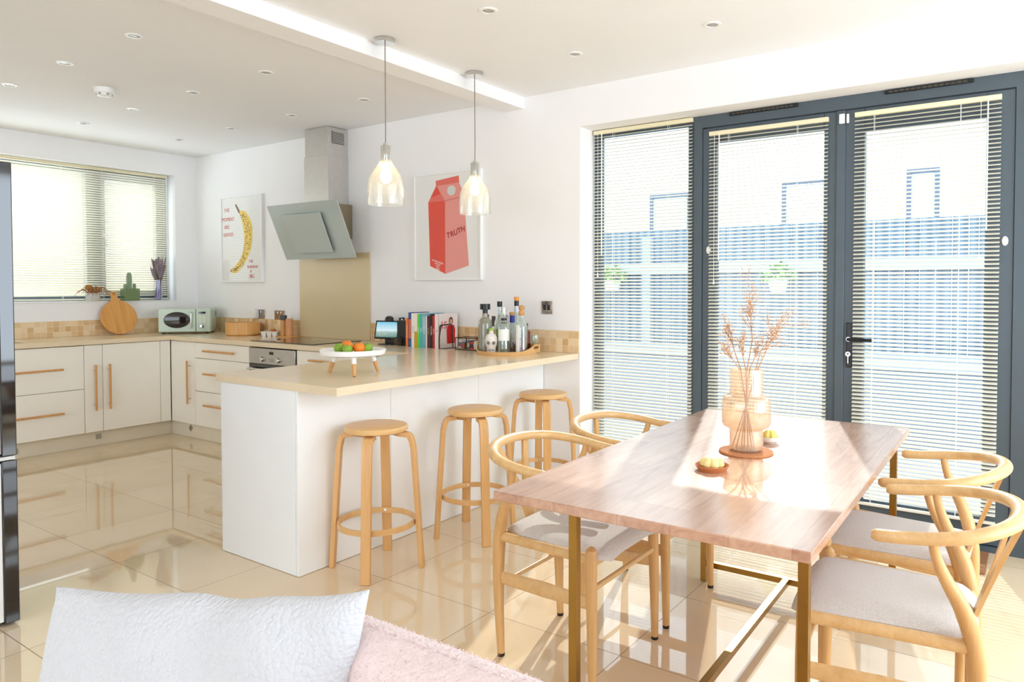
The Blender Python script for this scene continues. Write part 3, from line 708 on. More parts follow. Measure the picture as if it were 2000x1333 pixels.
# ------------------------------------------------------------------ things on the window board and left worktop
SZ = WZ0+.004
def tilt_obj(o, ax, ang):
    o.rotation_mode = 'XYZ'; r = list(o.rotation_euler); r[ax] = ang; o.rotation_euler = r
WG = glassy('frosted_white_glass', (250, 250, 250), opac=.55, gloss=.08, white=(246, 244, 240))
GG = glassy('green_glass', (196, 216, 170), opac=.3, gloss=.10, white=(200, 216, 170))
o = thing('potted_air_plant', 'drooping brown spidery plant in a short frosted white glass', 'plant', (-.010, -.985, SZ))
m = MB()
for x, y in ((0, 0),): m.lathe([(0, 0), (.055, 0), (.060, .02), (.058, .075), (.053, .075), (.052, .008), (0, .008)], (x, y, 0), 28)
m.build('glass_pot', WG, o)
m = MB(); r_ = random.Random(5)
for i in range(26):
    a = r_.uniform(0, 2*PI); L = r_.uniform(.05, .14); k = r_.uniform(.3, 1)
    m.tube([(0, 0, .04), (.4*L*math.cos(a), .6*L*math.sin(a), .09+.05*k), (.6*L*math.cos(a), 1.0*L*math.sin(a), .08+.02*k), (.7*L*math.cos(a), 1.25*L*math.sin(a), .03+.04*k)], [.004, .005, .003, .001], 5)
m.build('drooping_leaves', wood('dry_leaf', (176, 116, 52), (140, 92, 50)), o)
MB().ball((0, -.035, .125), .030, rz=.028).build('dried_flower_head', M('dry_brown', (170, 118, 56), .9, var=.3, vscale=80, bump=.6), o)
CACT = M('cactus_green', (146, 164, 138), .7, var=.12, vscale=60)
o = thing('potted_cactus', 'three stemmed cactus in a square green glass pot on the window board', 'cactus', (-.018, -.655, SZ))
m = MB()
for p, q in (((-.05, -.068, 0), (.05, .068, .010)), ((-.05, -.068, .010), (-.044, .068, .115)), ((.044, -.068, .010), (.05, .068, .115)), ((-.044, -.068, .010), (.044, -.062, .115)), ((-.044, .062, .010), (.044, .068, .115))): m.box(p, q)
m.build('glass_pot', GG, o, smooth=0, bevel=.003)
box('soil', (-.043, -.061, .011), (.043, .061, .085), M('gritty_soil', (206, 216, 170), .95, var=.25, vscale=120, bump=.5), o)
for x, y, r, h in ((0, -.006, .021, .19), (.004, -.046, .013, .080), (-.002, .042, .013, .085)):
    n = 8; prof = [(r*.8, .08)]+[(r*(1-.0*t), .09+h*t*.8) for t in (0, .5, .85)]+[(r*.85, .08+h*.9), (r*.5, .08+h*.98), (0, .08+h)]
    MB().lathe([(0, .08)]+prof, (x, y, 0), 40, rib=10, amp=r*.14).build('cactus_stem', CACT, o, smooth=60)
IRI = glassy('iridescent_glass', (206, 196, 236), opac=.3, gloss=.25, white=(190, 186, 230))
o = thing('lavender_vase', 'bunch of dried lavender in a slim iridescent glass vase', 'vase', (-.030, -.380, SZ))
MB().lathe([(0, 0), (.032, 0), (.034, .01), (.032, .2), (.029, .2), (.029, .012), (0, .012)], (0, 0, 0), 28).build('glass_vase', IRI, o)
m = MB(); hm_ = MB(); r_ = random.Random(9)
for i in range(60):
    a = r_.uniform(0, 2*PI); s = r_.uniform(.1, 1)*.072; top = Vector((s*math.cos(a), s*math.sin(a), r_.uniform(.30, .43)))
    b0 = Vector((.012*math.cos(a+2), .012*math.sin(a+2), .02)); m.tube([b0, b0.lerp(top, .5), top], .0013, 4)
    d = (top-b0).normalized()
    hm_.tube([top-d*.10, top-d*.07, top-d*.02, top], [.004, .007, .007, .002], 6)
m.build('stems', M('lavender_stem', (120, 112, 96), .9), o); hm_.build('flower_heads', M('lavender_head', (146, 130, 138), .95, var=.3, vscale=90, bump=.5), o)

cb = thing('chopping_board', 'round bamboo chopping board with a short handle leaning on the tiles', 'chopping board', (.115, -.790, ZT+.006))
th = .018; out = []
for i in range(41):
    a = -PI/2+.0+math.radians(-0)+2*PI*i/41
    out.append((.158*math.cos(a), .160+.160*math.sin(a)))
neck = []
R0 = .160
pts = []
for i in range(37): # arc from right of the neck clockwise round the bottom to left of the neck
    a = math.radians(62) - math.radians(304)*i/36
    pts.append((R0*math.cos(a), R0+R0*math.sin(a)))
nk = [(-.028, .345), (-.026, .365), (-.030, .378)]+[(.030*math.cos(a), .384+.024*math.sin(a)) for a in [PI*(1-i/8) for i in range(1, 8)]]+[(.030, .378), (.026, .365), (.028, .345), (.045, .318)]
pts += [(-.045, .318)]+nk
m = MB().prism(pts, 0, th, 'x')
lean = math.radians(-13)
ob = m.build('board', BAMBOO, cb, smooth=30, bevel=.003); ob.rotation_euler = (math.radians(6), lean, 0)
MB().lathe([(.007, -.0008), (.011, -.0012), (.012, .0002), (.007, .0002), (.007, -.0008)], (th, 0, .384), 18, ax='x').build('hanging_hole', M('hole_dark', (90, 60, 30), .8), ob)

mw = thing('microwave', 'pale green retro microwave with a dark oval window in the corner', 'microwave', (.462, -.392, ZT), rz=.86)
MG = M('sage_enamel', (190, 204, 186), .25, var=.01, coat=.3); ml = .230
bd = box('body', (-ml, .012, .014), (ml, .30, .244), MG, mw, bevel=.016, seg=4)
dr = box('door', (-ml+.004, -.004, .020), (.096, .014, .240), MG, mw, bevel=.006, seg=3)
MB().lathe([(0, -.0065), (.105, -.0065), (.112, -.004), (.112, 0), (0, 0)], (0, 0, 0), 48, ax='y').xf(Matrix.Translation((-.065, -.003, .133)) @ Matrix.Diagonal((1.02, 1, .68, 1))).build('oval_window', M('dark_window', (34, 24, 22), .08, var=.0, coat=.5), dr)
MB().tube([(.062, -.004, .055), (.062, -.028, .065), (.062, -.030, .13), (.062, -.028, .195), (.062, -.004, .205)], .006, 10).build('door_handle', CHROME, dr)
cpn = box('control_panel', (.100, -.004, .020), (ml-.004, .014, .240), MG, mw, bevel=.005, seg=3)
box('display', (.120, -.006, .192), (.185, -.003, .210), GBLACK, cpn)
for i in range(4):
    for j in range(2): box('button', (.128+j*.030, -.0065, .108+i*.018), (.150+j*.030, -.003, .120+i*.018), M('button_cream', (226, 224, 206), .4), cpn, bevel=.001)
MB().lathe([(0, -.018), (.016, -.017), (.018, 0), (0, 0)], (.153, -.004, .070), 24, ax='y').build('dial', CHROME, cpn)
for x in (-.19, .19):
    for y in (.03, .27): MB().cyl((x, y, 0), .012, .015, 12).build('foot', BLACK, mw)
m = MB()
for i in range(6): m.box((ml-.001, .20, .165+i*.008), (ml+.002, .27, .169+i*.008))
m.build('side_vent', BLACK, mw, smooth=0)

bw = thing('wooden_bowl', 'faceted wooden bowl with upright staves beside the microwave', 'bowl', (1.085, -.185, ZT))
n = 18; m = MB()
pr = [(0, 0), (.135, 0), (.150, .012), (.152, .120), (.142, .120), (.138, .014), (0, .012)]
m.lathe(pr, (0, 0, 0), n).build('bowl_body', wood('stave_wood', (234, 184, 116), (208, 150, 84), scale=2, axis='z'), bw, smooth=15)
ec = thing('egg_carton', 'white cardboard egg box with its lid off beside the hob', 'egg box', (1.455, -.145, ZT), rz=.5)
m = MB()
def fru(m, x0, x1, y0, y1, z0, z1, g):
    vs = [(x0+g, y0+g, z0), (x1-g, y0+g, z0), (x1-g, y1-g, z0), (x0+g, y1-g, z0), (x0, y0, z1), (x1, y0, z1), (x1, y1, z1), (x0, y1, z1)]
    m.add(vs, [(3, 2, 1, 0), (0, 1, 5, 4), (1, 2, 6, 5), (2, 3, 7, 6), (3, 0, 4, 7)])
m = MB()
for i in range(3):
    for j in range(2): fru(m, -.075+i*.05, -.025+i*.05, -.05+j*.05, j*.05, 0, .045, .009)
m.box((-.082, -.057, .043), (.082, -.048, .047)).box((-.082, .048, .043), (.082, .057, .047)).box((-.082, -.048, .043), (-.074, .048, .047)).box((.074, -.048, .043), (.082, .048, .047))
m.build('moulded_tray', M('moulded_pulp', (232, 228, 220), .95, var=.03, bump=.3), ec, smooth=0)
eg = None
for (x, y), lb in (((1.452, -.115), 'brown egg at the back of the white egg box'), ((1.478, -.155), 'brown egg nearer the front of the white egg box')):
    if eg is None:
        eg = MB().lathe([(0, -.028), (.012, -.025), (.020, -.012), (.0215, 0), (.019, .013), (.011, .024), (0, .029)], (0, 0, 0), 20).build('egg', M('brown_egg', (196, 112, 54), .5, var=.05), loc=(x, y, ZT+.042)); tag(eg, lb, 'egg', 'brown eggs in the white egg box')
    else: e2 = dup(eg, (x, y, ZT+.042), label=lb)
st = tag(box('mill_stand', (1.53, -.155, ZT), (1.745, -.060, ZT+.009), BAMBOO, bevel=.003), 'small wooden board under the salt and pepper mills', 'board')
ml_ = thing('pepper_mill', 'tall wooden pepper mill with a dark grey cap', 'mill', (1.585, -.108, ZT+.009))
MB().lathe([(0, 0), (.028, 0), (.029, .01), (.027, .14), (0, .14)], (0, 0, 0), 28).build('mill_body', HANDLE, ml_)
MB().lathe([(0, .140), (.024, .140), (.029, .146), (.030, .178), (.026, .184), (0, .184)], (0, 0, 0), 28).build('mill_cap', M('slate_cap', (66, 72, 82), .4), ml_)
ml_ = thing('salt_mill', 'all wooden salt mill beside the pepper mill', 'mill', (1.665, -.108, ZT+.009))
MB().lathe([(0, 0), (.032, 0), (.033, .01), (.031, .150), (0, .150)], (0, 0, 0), 28).build('mill_body', wood('pinkish_beech', (222, 160, 110), (204, 140, 88)), ml_)
MB().lathe([(0, .150), (.028, .151), (.027, .158), (0, .159)], (0, 0, 0), 28).build('mill_top', BIRCH, ml_)

# ------------------------------------------------------------------ breakfast bar: smart display, books, rack
td = thing('smart_display', 'black tablet showing a pale blue landscape on a stand by the splashback', 'tablet', (3.005, -.200, ZT), rz=.25)
MB().lathe([(0, 0), (.075, 0), (.075, .006), (.02, .010), (0, .010)], (0, .01, 0), 30).build('stand_base', BLACK, td)
MB().tube([(0, .03, .008), (0, .03, .06), (0, .018, .11)], [(.03, .006)]*3, 4, up=(0, 1, 0)).build('stand_neck', BLACK, td)
sc = box('tablet_body', (-.108, -.006, -.066), (.108, .006, .078), BLACK, td, bevel=.006, seg=3); sc.location = (0, .004, .108); sc.rotation_euler = (math.radians(-12), 0, 0)
def screen_mat():
    t = NT('display_landscape'); tc = t.coords('Generated'); sp = t.new('ShaderNodeSeparateXYZ'); t.ln(tc, sp.inputs[0])
    nz = t.noise(tc, 6, 4); f = t.math('ADD', sp.outputs[2], t.math('MULTIPLY', t.math('SUBTRACT', nz, .5), .25))
    c = t.ramp(f, [(.0, srgb((96, 140, 130))), (.32, srgb((150, 176, 170))), (.45, srgb((206, 226, 234))), (1.0, srgb((112, 190, 218)))])
    t.b.inputs['Base Color'].default_value = (0, 0, 0, 1); t.ln(c, t.b.inputs['Emission Color']); t.b.inputs['Emission Strength'].default_value = .85; t.b.inputs['Roughness'].default_value = .1
    return t.mat
scr = box('screen', (-.094, -.0072, -.052), (.094, -.0058, .066), screen_mat(), sc)
text('clock_digits', '12:14', (-.045, -.0078, -.028), .036, PAPER, sc)
b_ = thing('black_flask', 'black round shouldered bottle standing behind the tablet', 'bottle', (2.91, -.085, ZT))
MB().lathe([(0, 0), (.034, 0), (.036, .01), (.036, .185), (.030, .205), (.016, .215), (0, .216)], (0, 0, 0), 28).build('flask_body', BLACK, b_)
b_ = thing('black_organiser', 'black upright box and cables between the tablet and the orange book', 'organiser', (3.150, -.130, ZT))
box('organiser_box', (-.03, -.075, 0), (.075, .075, .19), BLACK, b_, bevel=.004)
MB().tube([(-.075, 0, 0), (-.075, 0, .205), (-.03, 0, .205), (-.03, 0, .19)], .008, 6).build('organiser_arm', BLACK, b_)
m = MB(); r_ = random.Random(4)
for i in range(7):
    p = [(r_.uniform(-.06, .04), -.09+r_.uniform(-.02, .015), r_.uniform(.006, .07)) for _ in range(5)]
    m.tube(spline(p, 4), .003, 5)
m.build('cable_tangle', M('cable_mix', (70, 56, 48), .5, var=.4, vscale=60), b_)

def book(x, w, h, d, col, label, cover=None, y=-.250, title=None, tcol=None, z=ZT, bands=None):
    o = thing('book', label, 'book', (x+w/2, y, z), group='cookery books on the breakfast bar')
    mat = M('cover_%d_%d_%d' % col, col, .45, var=.015)
    t = .0022; m = MB()
    m.box((-w/2, 0, 0), (-w/2+t, d, h)).box((w/2-t, 0, 0), (w/2, d, h)).box((-w/2, -.0006, 0), (w/2, t, h)); m.build('cover', mat, o, smooth=0)
    box('pages', (-w/2+t, t, .003), (w/2-t, d-.004, h-.004), M('page_block', (234, 226, 208), .8), o)
    for z0, z1, c in (bands or []): box('spine_band', (-w/2+.0004, -.0014, z0*h), (w/2-.0004, -.0004, z1*h), M('cover_%d_%d_%d' % c, c, .45, var=.015), o)
    if title:
        tt = text('spine_title', title, (0, -.0018, h*.52), min(w*.62, .020), M('ink_%d_%d_%d' % tcol, tcol, .5, var=0), o); tt.rotation_euler = (PI/2, PI/2, 0)
    return o
bx = 3.262
specs = [(.024, .214, .16, (232, 116, 44), 'slim orange book, first in the row next to the black organiser', 'SPICE KITCHEN', (250, 230, 210), None),
 (.004, 0, 0, None, None, None, None, None),
 (.030, .256, .19, (50, 74, 140), 'dark blue book with orange red patches on its spine', None, None, [(.25, .80, (206, 110, 92)), (.0, .16, (30, 100, 160))]),
 (.030, .250, .19, (242, 238, 232), 'plain white book right of the dark blue one', 'SIMPLE', (190, 190, 190), None),
 (.031, .252, .19, (246, 232, 216), 'cream book with a mustard lower half to its spine', None, None, [(0, .46, (206, 160, 28))]),
 (.022, .246, .19, (96, 216, 90), 'bright green book in the middle of the row', 'GREENS', (230, 250, 230), None),
 (.030, .250, .19, (72, 184, 172), 'turquoise book right of the bright green one', 'VEG', (235, 250, 248), None),
 (.034, .252, .20, (124, 176, 196), 'pale blue patterned book right of the turquoise one', 'COAST', (230, 240, 240), [(.5, .9, (160, 200, 210))]),
 (.014, .236, .18, (228, 222, 222), 'thin white book beside the dark brown one', None, None, None),
 (.028, .236, .19, (92, 34, 30), 'dark brown red book near the black and white one', 'ROAST', (190, 150, 120), None),
 (.026, .246, .19, (18, 16, 16), 'black book with bold white spine lettering', 'KITCHEN', (240, 240, 240), None),
 (.022, .238, .19, (200, 36, 40), 'red book beside the white number fifteen book', 'PASTA', (250, 200, 200), None),
 (.036, .250, .205, (240, 226, 224), 'white cookery book whose cover shows 15 and a person in red', '15', (216, 60, 70), None)]
last = None
for w_, h_, d_, c_, lb, ti, tc_, bd_ in specs:
    if lb: last = book(bx, w_-.001, h_, d_, c_, lb, title=ti, tcol=tc_, bands=bd_)
    bx += w_
# the front cover of the last book: number and a person in a red top
w2 = .0175+.0008
def cov(pts, mat, name): MB().prism(pts, w2, w2+.0008, 'x').build(name, mat, last, smooth=0)
cov([(.09, .03), (.17, .03), (.178, .13), (.165, .165), (.10, .165), (.085, .13)], M('red_top', (206, 26, 34), .6, var=.05), 'cover_red_top')
cov([(.132+.022*math.cos(a*PI/8), .196+.030*math.sin(a*PI/8)) for a in range(16)], M('brown_hair', (112, 64, 38), .6), 'cover_hair')
MB().prism([(.132+.013*math.cos(a*PI/8), .190+.019*math.sin(a*PI/8)) for a in range(16)], w2+.0008, w2+.0015, 'x').build('cover_face', M('cover_skin', (224, 170, 140), .6), last, smooth=0)
tt = text('cover_number', '15', (w2+.0006, .055, .165), .075, M('ink_216_60_70', (216, 60, 70), .5, var=0), last); tt.rotation_euler = (PI/2, 0, PI/2)
be = thing('wire_bookend', 'black wire bookend holding the right end of the books', 'bookend', (bx+.012, -.255, ZT))
MB().tube(spline([(0, 0, .002), (0, -.004, .06), (.004, 0, .12), (0, .01, .165), (0, .06, .17), (0, .13, .165), (0, .14, .08), (0, .145, .002)], 5), .0038, 8).build('wire_frame', BLACK, be)
box('bookend_foot', (-.004, 0, 0), (.06, .14, .002), BLACK, be)
MB().tube([(.0, -.002, .002), (.012, -.01, .09), (0, .02, .168)], .003, 6).build('wire_brace', BLACK, be)
rk = thing('wire_rack', 'low dark wire rack holding small packets between books and bottles', 'rack', (3.885, -.215, ZT), rz=.0)
m = MB(); a, b, h = .115, .055, .088
for z in (.006, h): m.tube([(-a, -b, z), (a, -b, z), (a, b, z), (-a, b, z)], .0035, 6, closed=True)
for x in (-a, -.01, a):
    for y in (-b, b): m.tube([(x, y, 0), (x, y, h)], .0035, 6)
m.build('rack_frame', M('dark_bronze_wire', (50, 34, 26), .45), rk)
r_ = random.Random(2)
PK = [(206, 206, 214), (120, 90, 60), (90, 110, 150), (186, 60, 52), (222, 200, 150), (60, 60, 74)]
for i in range(6):
    o = thing('small_packet', 'packet in the rack', 'packet', (3.885-.092+i*.036, -.215+r_.uniform(-.008, .008), ZT+.010), group='packets in the wire rack')
    o['label'] = ['silver', 'brown', 'blue', 'red', 'straw coloured', 'dark grey'][i]+' small packet standing in the low dark wire rack'
    hh = r_.uniform(.045, .065); box('packet_body', (-.015, -.035, 0), (.015, .035, hh), M('pk%d' % i, PK[i], .4, var=.3, vscale=120), o, bevel=.002)
    box('packet_label', (-.0155, -.0365, hh*.25), (.0155, -.034, hh*.7), M('pkl%d' % i, PK[(i+2) % 6], .5, var=.3, vscale=150), o)

# ------------------------------------------------------------------ drinks tray
TX, TY = 4.235, -.270
tr = thing('serving_tray', 'round blond wood tray with a slotted raised end under the bottles', 'tray', (TX, TY, ZT), rz=math.radians(15))
n = 72; m = MB(); R = .205
prof_h = lambda a: .026+.042*max(0, math.cos(a))**10+.042*max(0, math.cos(a-PI))**10
out_, in_ = [], []
vs = []; fs = []
for k in range(n):
    a = 2*PI*k/n; h_ = prof_h(a)
    for r, z in ((R-.006, 0), (R+.004, h_), (R-.003, h_), (R-.012, .006)): vs.append((r*math.cos(a), r*math.sin(a), z))
for k in range(n):
    k2 = (k+1) % n
    for j in range(4): j2 = (j+1) % 4; fs.append((k*4+j, k2*4+j, k2*4+j2, k*4+j2))
m.add(vs, fs).build('tray_rim', BIRCHX, tr)
MB().lathe([(0, 0), (R-.008, 0), (R-.010, .007), (0, .007)], (0, 0, 0), n).build('tray_base', BIRCHX, tr)
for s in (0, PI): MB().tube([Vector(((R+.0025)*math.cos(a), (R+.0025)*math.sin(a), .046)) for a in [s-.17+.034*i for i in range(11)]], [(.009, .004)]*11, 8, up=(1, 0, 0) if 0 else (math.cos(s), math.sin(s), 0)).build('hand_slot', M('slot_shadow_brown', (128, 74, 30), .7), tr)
ZB = ZT+.0075
def bottle(label, x, y, prof, gmat, liquid=None, lev=0, cap=None, capmat=None, extra=None, name='bottle', sq=False):
    o = thing(name, label, 'bottle', (x, y, ZB), group='spirit bottles on the round tray'); n = 4 if sq else 32
    th = .0025; inn = [(max(r-th, .003), max(z, .006)) for r, z in prof[::-1] if r > 0]
    M_ = Matrix.Rotation(.35, 4, 'Z')
    MB().lathe([(0, 0)]+prof+inn+[(0, .006)], (0, 0, 0), n).xf(M_).build('glass_body', gmat, o, smooth=20 if sq else 40, bevel=.004 if sq else 0)
    if liquid is not None:
        lp = [(max(r-th*1.6, .002), z) for r, z in prof if z < lev]; rl = lp[-1][0]
        MB().lathe([(0, .008)]+[(r, max(z, .008)) for r, z in lp]+[(rl, lev), (0, lev)], (0, 0, 0), n).xf(M_).build('liquid', liquid, o, smooth=20 if sq else 40)
    if cap: MB().lathe(cap, (0, 0, 0), 4 if cap and sq == 'cap' else 28).build('stopper', capmat, o)
    if extra: extra(o)
    return o
def band(o, r, z0, z1, mat, name='paper_label', a0=-PI, a1=PI, n=32):
    m = MB(); vs = []; N = 20
    for i in range(N+1):
        a = a0+(a1-a0)*i/N
        for rr in (r+.0003, r+.0010):
            for z in (z0, z1): vs.append((rr*math.cos(a), rr*math.sin(a), z))
    fs = []
    for i in range(N):
        p = i*4; q = p+4; fs += [(p+2, q+2, q+3, p+3), (p, p+1, q+1, q), (p+1, p+3, q+3, q+1), (p, q, q+2, p+2)]
    m.add(vs, fs).build(name, mat, o)
FA = math.atan2(-3.83, 2.9)  # towards the seating side
AMBER = M('amber_spirit', (112, 28, 8), .1, var=0, coat=.4); CLEARL = glassy('clear_spirit', (226, 228, 220), opac=.12, gloss=.08)
FROST = glassy('frosted_grey_glass', (222, 222, 210), opac=.42, gloss=.12, white=(214, 212, 196))
LABW = M('label_white', (240, 240, 236), .6); LABG = M('label_grey', (84, 90, 86), .5, var=.3, vscale=200)
CORK = M('cork_stopper', (200, 150, 96), .8, var=.12, vscale=200)
bottle('tall frosted square bottle with a wide black cap at the tray front', 4.119, -0.362, [(.047, 0), (.046, .19), (.042, .215), (.020, .235), (.018, .262)], FROST, None, 0,
       [(0, .262), (.017, .262), (.017, .285), (.034, .288), (.034, .325), (0, .325)], BLACK, lambda o: band(o, .041, .035, .075, LABG, a0=FA-.45, a1=FA+.45), sq=False)
def skull(o):
    for s in (-1, 1):
        MB().ball((0, 0, 0), .012).xf(Matrix.Translation((.032*math.cos(FA)+s*.016*math.sin(FA)*-1, .032*math.sin(FA)+s*.016*math.cos(FA), .072))).build('eye_socket', M('socket_shade', (120, 112, 100), .6), o)
    box_ = MB()
    for i in range(6): box_.box((-.022+i*.0075, -.004, 0), (-.016+i*.0075, .004, .012))
    box_.xf(Matrix.Translation((.0275*math.cos(FA), .0275*math.sin(FA), .018)) @ Matrix.Rotation(FA+PI/2, 4, 'Z')).build('teeth', M('tooth_line', (150, 146, 150), .5), o, smooth=0)
bottle('white skull shaped bottle low at the front of the tray', 4.194, -0.392, [(.026, 0), (.029, .02), (.030, .038), (.037, .055), (.041, .08), (.040, .105), (.030, .125), (.016, .133), (.014, .15)],
       M('skull_ceramic', (226, 218, 208), .3, var=.1, vscale=60), None, 0, [(0, .15), (.015, .15), (.015, .165), (0, .165)], M('lime_stopper', (150, 196, 70), .6), skull, name='skull_bottle')
bottle('tall clear bottle with a black square cap at the back of the tray', 4.145, -0.239, [(.037, 0), (.038, .18), (.034, .21), (.016, .245), (.014, .305)], CLEAR, CLEARL, .15,
       [(0, .303), (.017, .303), (.018, .340), (0, .340)], BLACK, lambda o: band(o, .038, .115, .15, M('lime_label', (150, 190, 60), .6), a0=FA-.6, a1=FA+.6))
bottle('clear gin bottle with a big white label and black neck bands', 4.257, -0.336, [(.041, 0), (.042, .02), (.042, .165), (.034, .195), (.017, .215), (.015, .27)], CLEAR, CLEARL, .09,
       [(0, .268), (.016, .268), (.016, .302), (0, .302)], M('silver_cap', (206, 206, 204), .3, metal=.5), lambda o: (band(o, .042, .085, .160, LABW, a0=FA-1.0, a1=FA+1.0), band(o, .0175, .218, .232, BLACK, 'neck_band'), band(o, .020, .196, .206, BLACK, 'neck_band')))
bottle('bottle of dark amber liquid with a cork over a blue neck', 4.261, -0.251, [(.033, 0), (.034, .14), (.030, .175), (.017, .195), (.015, .25)], CLEAR, AMBER, .085,
       [(0, .25), (.018, .25), (.020, .268), (0, .270)], CORK, lambda o: (band(o, .0165, .200, .248, M('blue_neck', (44, 56, 150), .5), 'neck_band'), band(o, .034, .07, .13, M('grey_paper', (206, 200, 190), .6), a0=FA-.8, a1=FA+.8)))
bottle('tallest bottle with an orange stopper above a black band', 4.251, -.189, [(.029, 0), (.030, .20), (.026, .225), (.016, .25), (.014, .31)], CLEAR, AMBER, .15,
       [(0, .345), (.017, .345), (.018, .370), (0, .372)], M('orange_stopper', (222, 150, 66), .6), lambda o: (MB().lathe([(0, .31), (.016, .31), (.016, .345), (0, .345)], (0, 0, 0), 24).build('black_band', BLACK, o), band(o, .0145, .26, .308, M('silver_foil', (206, 214, 224), .4), 'neck_foil')))
bottle('clear bottle with a round wooden ball stopper and tall white label', 4.381, -0.308, [(.038, 0), (.039, .17), (.034, .20), (.016, .225), (.014, .25)], CLEAR, AMBER, .11,
       [(0, .25), (.013, .25), (.020, .262), (.020, .275), (.013, .285), (.020, .295), (.021, .308), (.012, .318), (0, .320)], CORK, lambda o: band(o, .039, .004, .19, LABW, a0=FA-1.25, a1=FA-.35))
bottle('slim square amber bottle at the right of the tray', 4.350, -.216, [(.030, 0), (.030, .14), (.012, .155), (.012, .18)], glassy('amber_glass', (190, 96, 50), opac=.5, gloss=.12, white=(150, 56, 20)), None, 0,
       [(0, .18), (.013, .18), (.013, .195), (0, .195)], BLACK, None, sq=True)
cs = tag(MB().lathe([(0, 0), (.036, 0), (.037, .055), (.034, .055), (.034, .050), (0, .050)], (0, 0, 0), 30).build('coaster_drum', wood('pale_bamboo', (226, 186, 120), (206, 162, 92)), loc=(4.374, -.151, ZB)), 'small pale wooden drum at the wall side of the tray', 'coaster holder')
gl = thing('small_glass', 'small upturned glass on the pale wooden drum', 'glass', (4.374, -.151, ZB+.0555))
MB().lathe([(0, .002), (.020, .000), (.027, .02), (.029, .05), (.027, .06), (.025, .06), (.027, .05), (.025, .021), (.018, .003), (0, .004)], (0, 0, 0), 28).build('glass_bowl', CLEAR, gl)

# ------------------------------------------------------------------ fruit stand
fs_ = thing('fruit_stand', 'white footed dish on three stubby wooden legs on the bar', 'fruit stand', (4.275, -1.612, ZT))
MB().lathe([(0, .095), (.140, .095), (.158, .102), (.166, .125), (.161, .127), (.153, .110), (.138, .103), (0, .103)], (0, 0, 0), 64).build('dish', M('white_metal_dish', (244, 244, 244), .3, var=0), fs_)
for x, y in ((4.127, -1.654), (4.392, -1.705), (4.307, -1.476)):
    dx, dy = x-4.275, y+1.612; L = math.hypot(dx, dy); ux, uy = dx/L, dy/L
    foot = Vector((ux*.142, uy*.142, .003)); top = Vector((ux*.105, uy*.105, .097)); mid = foot.lerp(top, .60)
    lg = MB().tube([foot, mid], [.0085, .0115], 16).build('leg', HANDLE, fs_)
    MB().tube([mid, top], [.0125, .0125], 16).build('leg_socket', WPLAST, lg)
def fruit(kind, x, y, z, label, r=.028):
    if kind == 'lime':
        mat = M('lime_skin', (126, 164, 44), .4, var=.2, vscale=14, bump=.15, bscale=160)
    else: mat = M('orange_skin', (240, 132, 30), .45, var=.08, vscale=10, bump=.2, bscale=200)
    o = thing(kind, label, 'lime' if kind == 'lime' else 'orange', (x, y, z), group='citrus fruit in the white footed dish')
    MB().lathe([(0, 0), (r*.5, r*.09), (r*.86, r*.5), (r, r*.98), (r*.84, r*1.48), (r*.45, r*1.82), (r*.1, r*1.88), (0, r*1.85)], (0, 0, 0), 24).build('peel', mat, o, smooth=80)
    MB().cyl((0, 0, r*1.84), .003, .003, 8).build('stem_scar', M('stem_scar_green', (90, 96, 40), .8), o)
F = Vector((-.562, .827)); Rr = Vector((.827, .562)); zf = ZT+.104
def fp(a, b): q = Vector((4.272, -1.612))+Rr*(a*.82+.0)+F*b*.82; return q.x, q.y
fruit('lime', *fp(-.083, -.005), zf, 'lime at the far left of the fruit in the white dish')
fruit('lime', *fp(-.012, -.072), zf, 'lime at the front middle of the white dish', .026)
fruit('lime', *fp(.090, .010), zf, 'lime at the far right of the fruit in the white dish')
fruit('lime', *fp(.012, .070), zf, 'lime at the back of the white dish behind the oranges')
fruit('orange', *fp(-.028, .002), zf, 'orange left of centre in the white dish', .030)
fruit('orange', *fp(.046, -.018), zf, 'orange right of centre in the white dish', .030)
fruit('orange', *fp(-.055, .068), zf, 'orange at the back left of the white dish', .033)

# ------------------------------------------------------------------ bar stools
def make_stool(label, loc, rz):
    o = thing('bar_stool', label, 'stool', loc, rz, 'bentwood bar stools at the breakfast bar')
    MB().lathe([(0, .662), (.140, .662), (.150, .668), (.152, .680), (.146, .690), (.130, .694), (0, .692)], (0, 0, 0), 56).build('seat', BIRCHX, o)
    for k in range(4):
        a = k*PI/2; c, s = math.cos(a), math.sin(a)
        path = spline([(.2175, .0), (.196, .30), (.176, .575)], 5)[:-1] if 0 else [(.2175, 0), (.2075, .15), (.1975, .30), (.1875, .45), (.179, .58)]
        path += [(.179-.028*(1-math.cos(t))-.004, .58+.058*math.sin(t)+.006) for t in [PI/2*i/7 for i in range(1, 8)]] + [(.11, .6485), (.05, .6485)]
        P3 = [Vector((r*c, r*s, z)) for r, z in path]
        MB().tube(P3, [(.0225, .0115)]*len(P3), 4, up=(c, s, 0)).build('leg', BIRCH, o, smooth=20, bevel=.002)
    R = .186; m = MB(); n = 64; vs = []; fs = []
    for k in range(n):
        a = 2*PI*k/n
        for r, z in ((R-.011, .208), (R, .208), (R, .234), (R-.011, .234)): vs.append((r*math.cos(a), r*math.sin(a), z))
    for k in range(n):
        for j in range(4): fs.append((k*4+j, k*4+(j+1) % 4, (k+1) % n*4+(j+1) % 4, (k+1) % n*4+j))
    ring = m.add(vs, fs).build('footrest_ring', BIRCHX, o)
    for k in range(4):
        a = k*PI/2; MB().lathe([(0, -.002), (.006, -.0015), (.006, 0), (0, 0)], (0, 0, 0), 12, ax='x').xf(Matrix.Rotation(a, 4, 'Z') @ Matrix.Translation((R-.0108, 0, .221))).build('bolt', CHROME, ring)
    return o
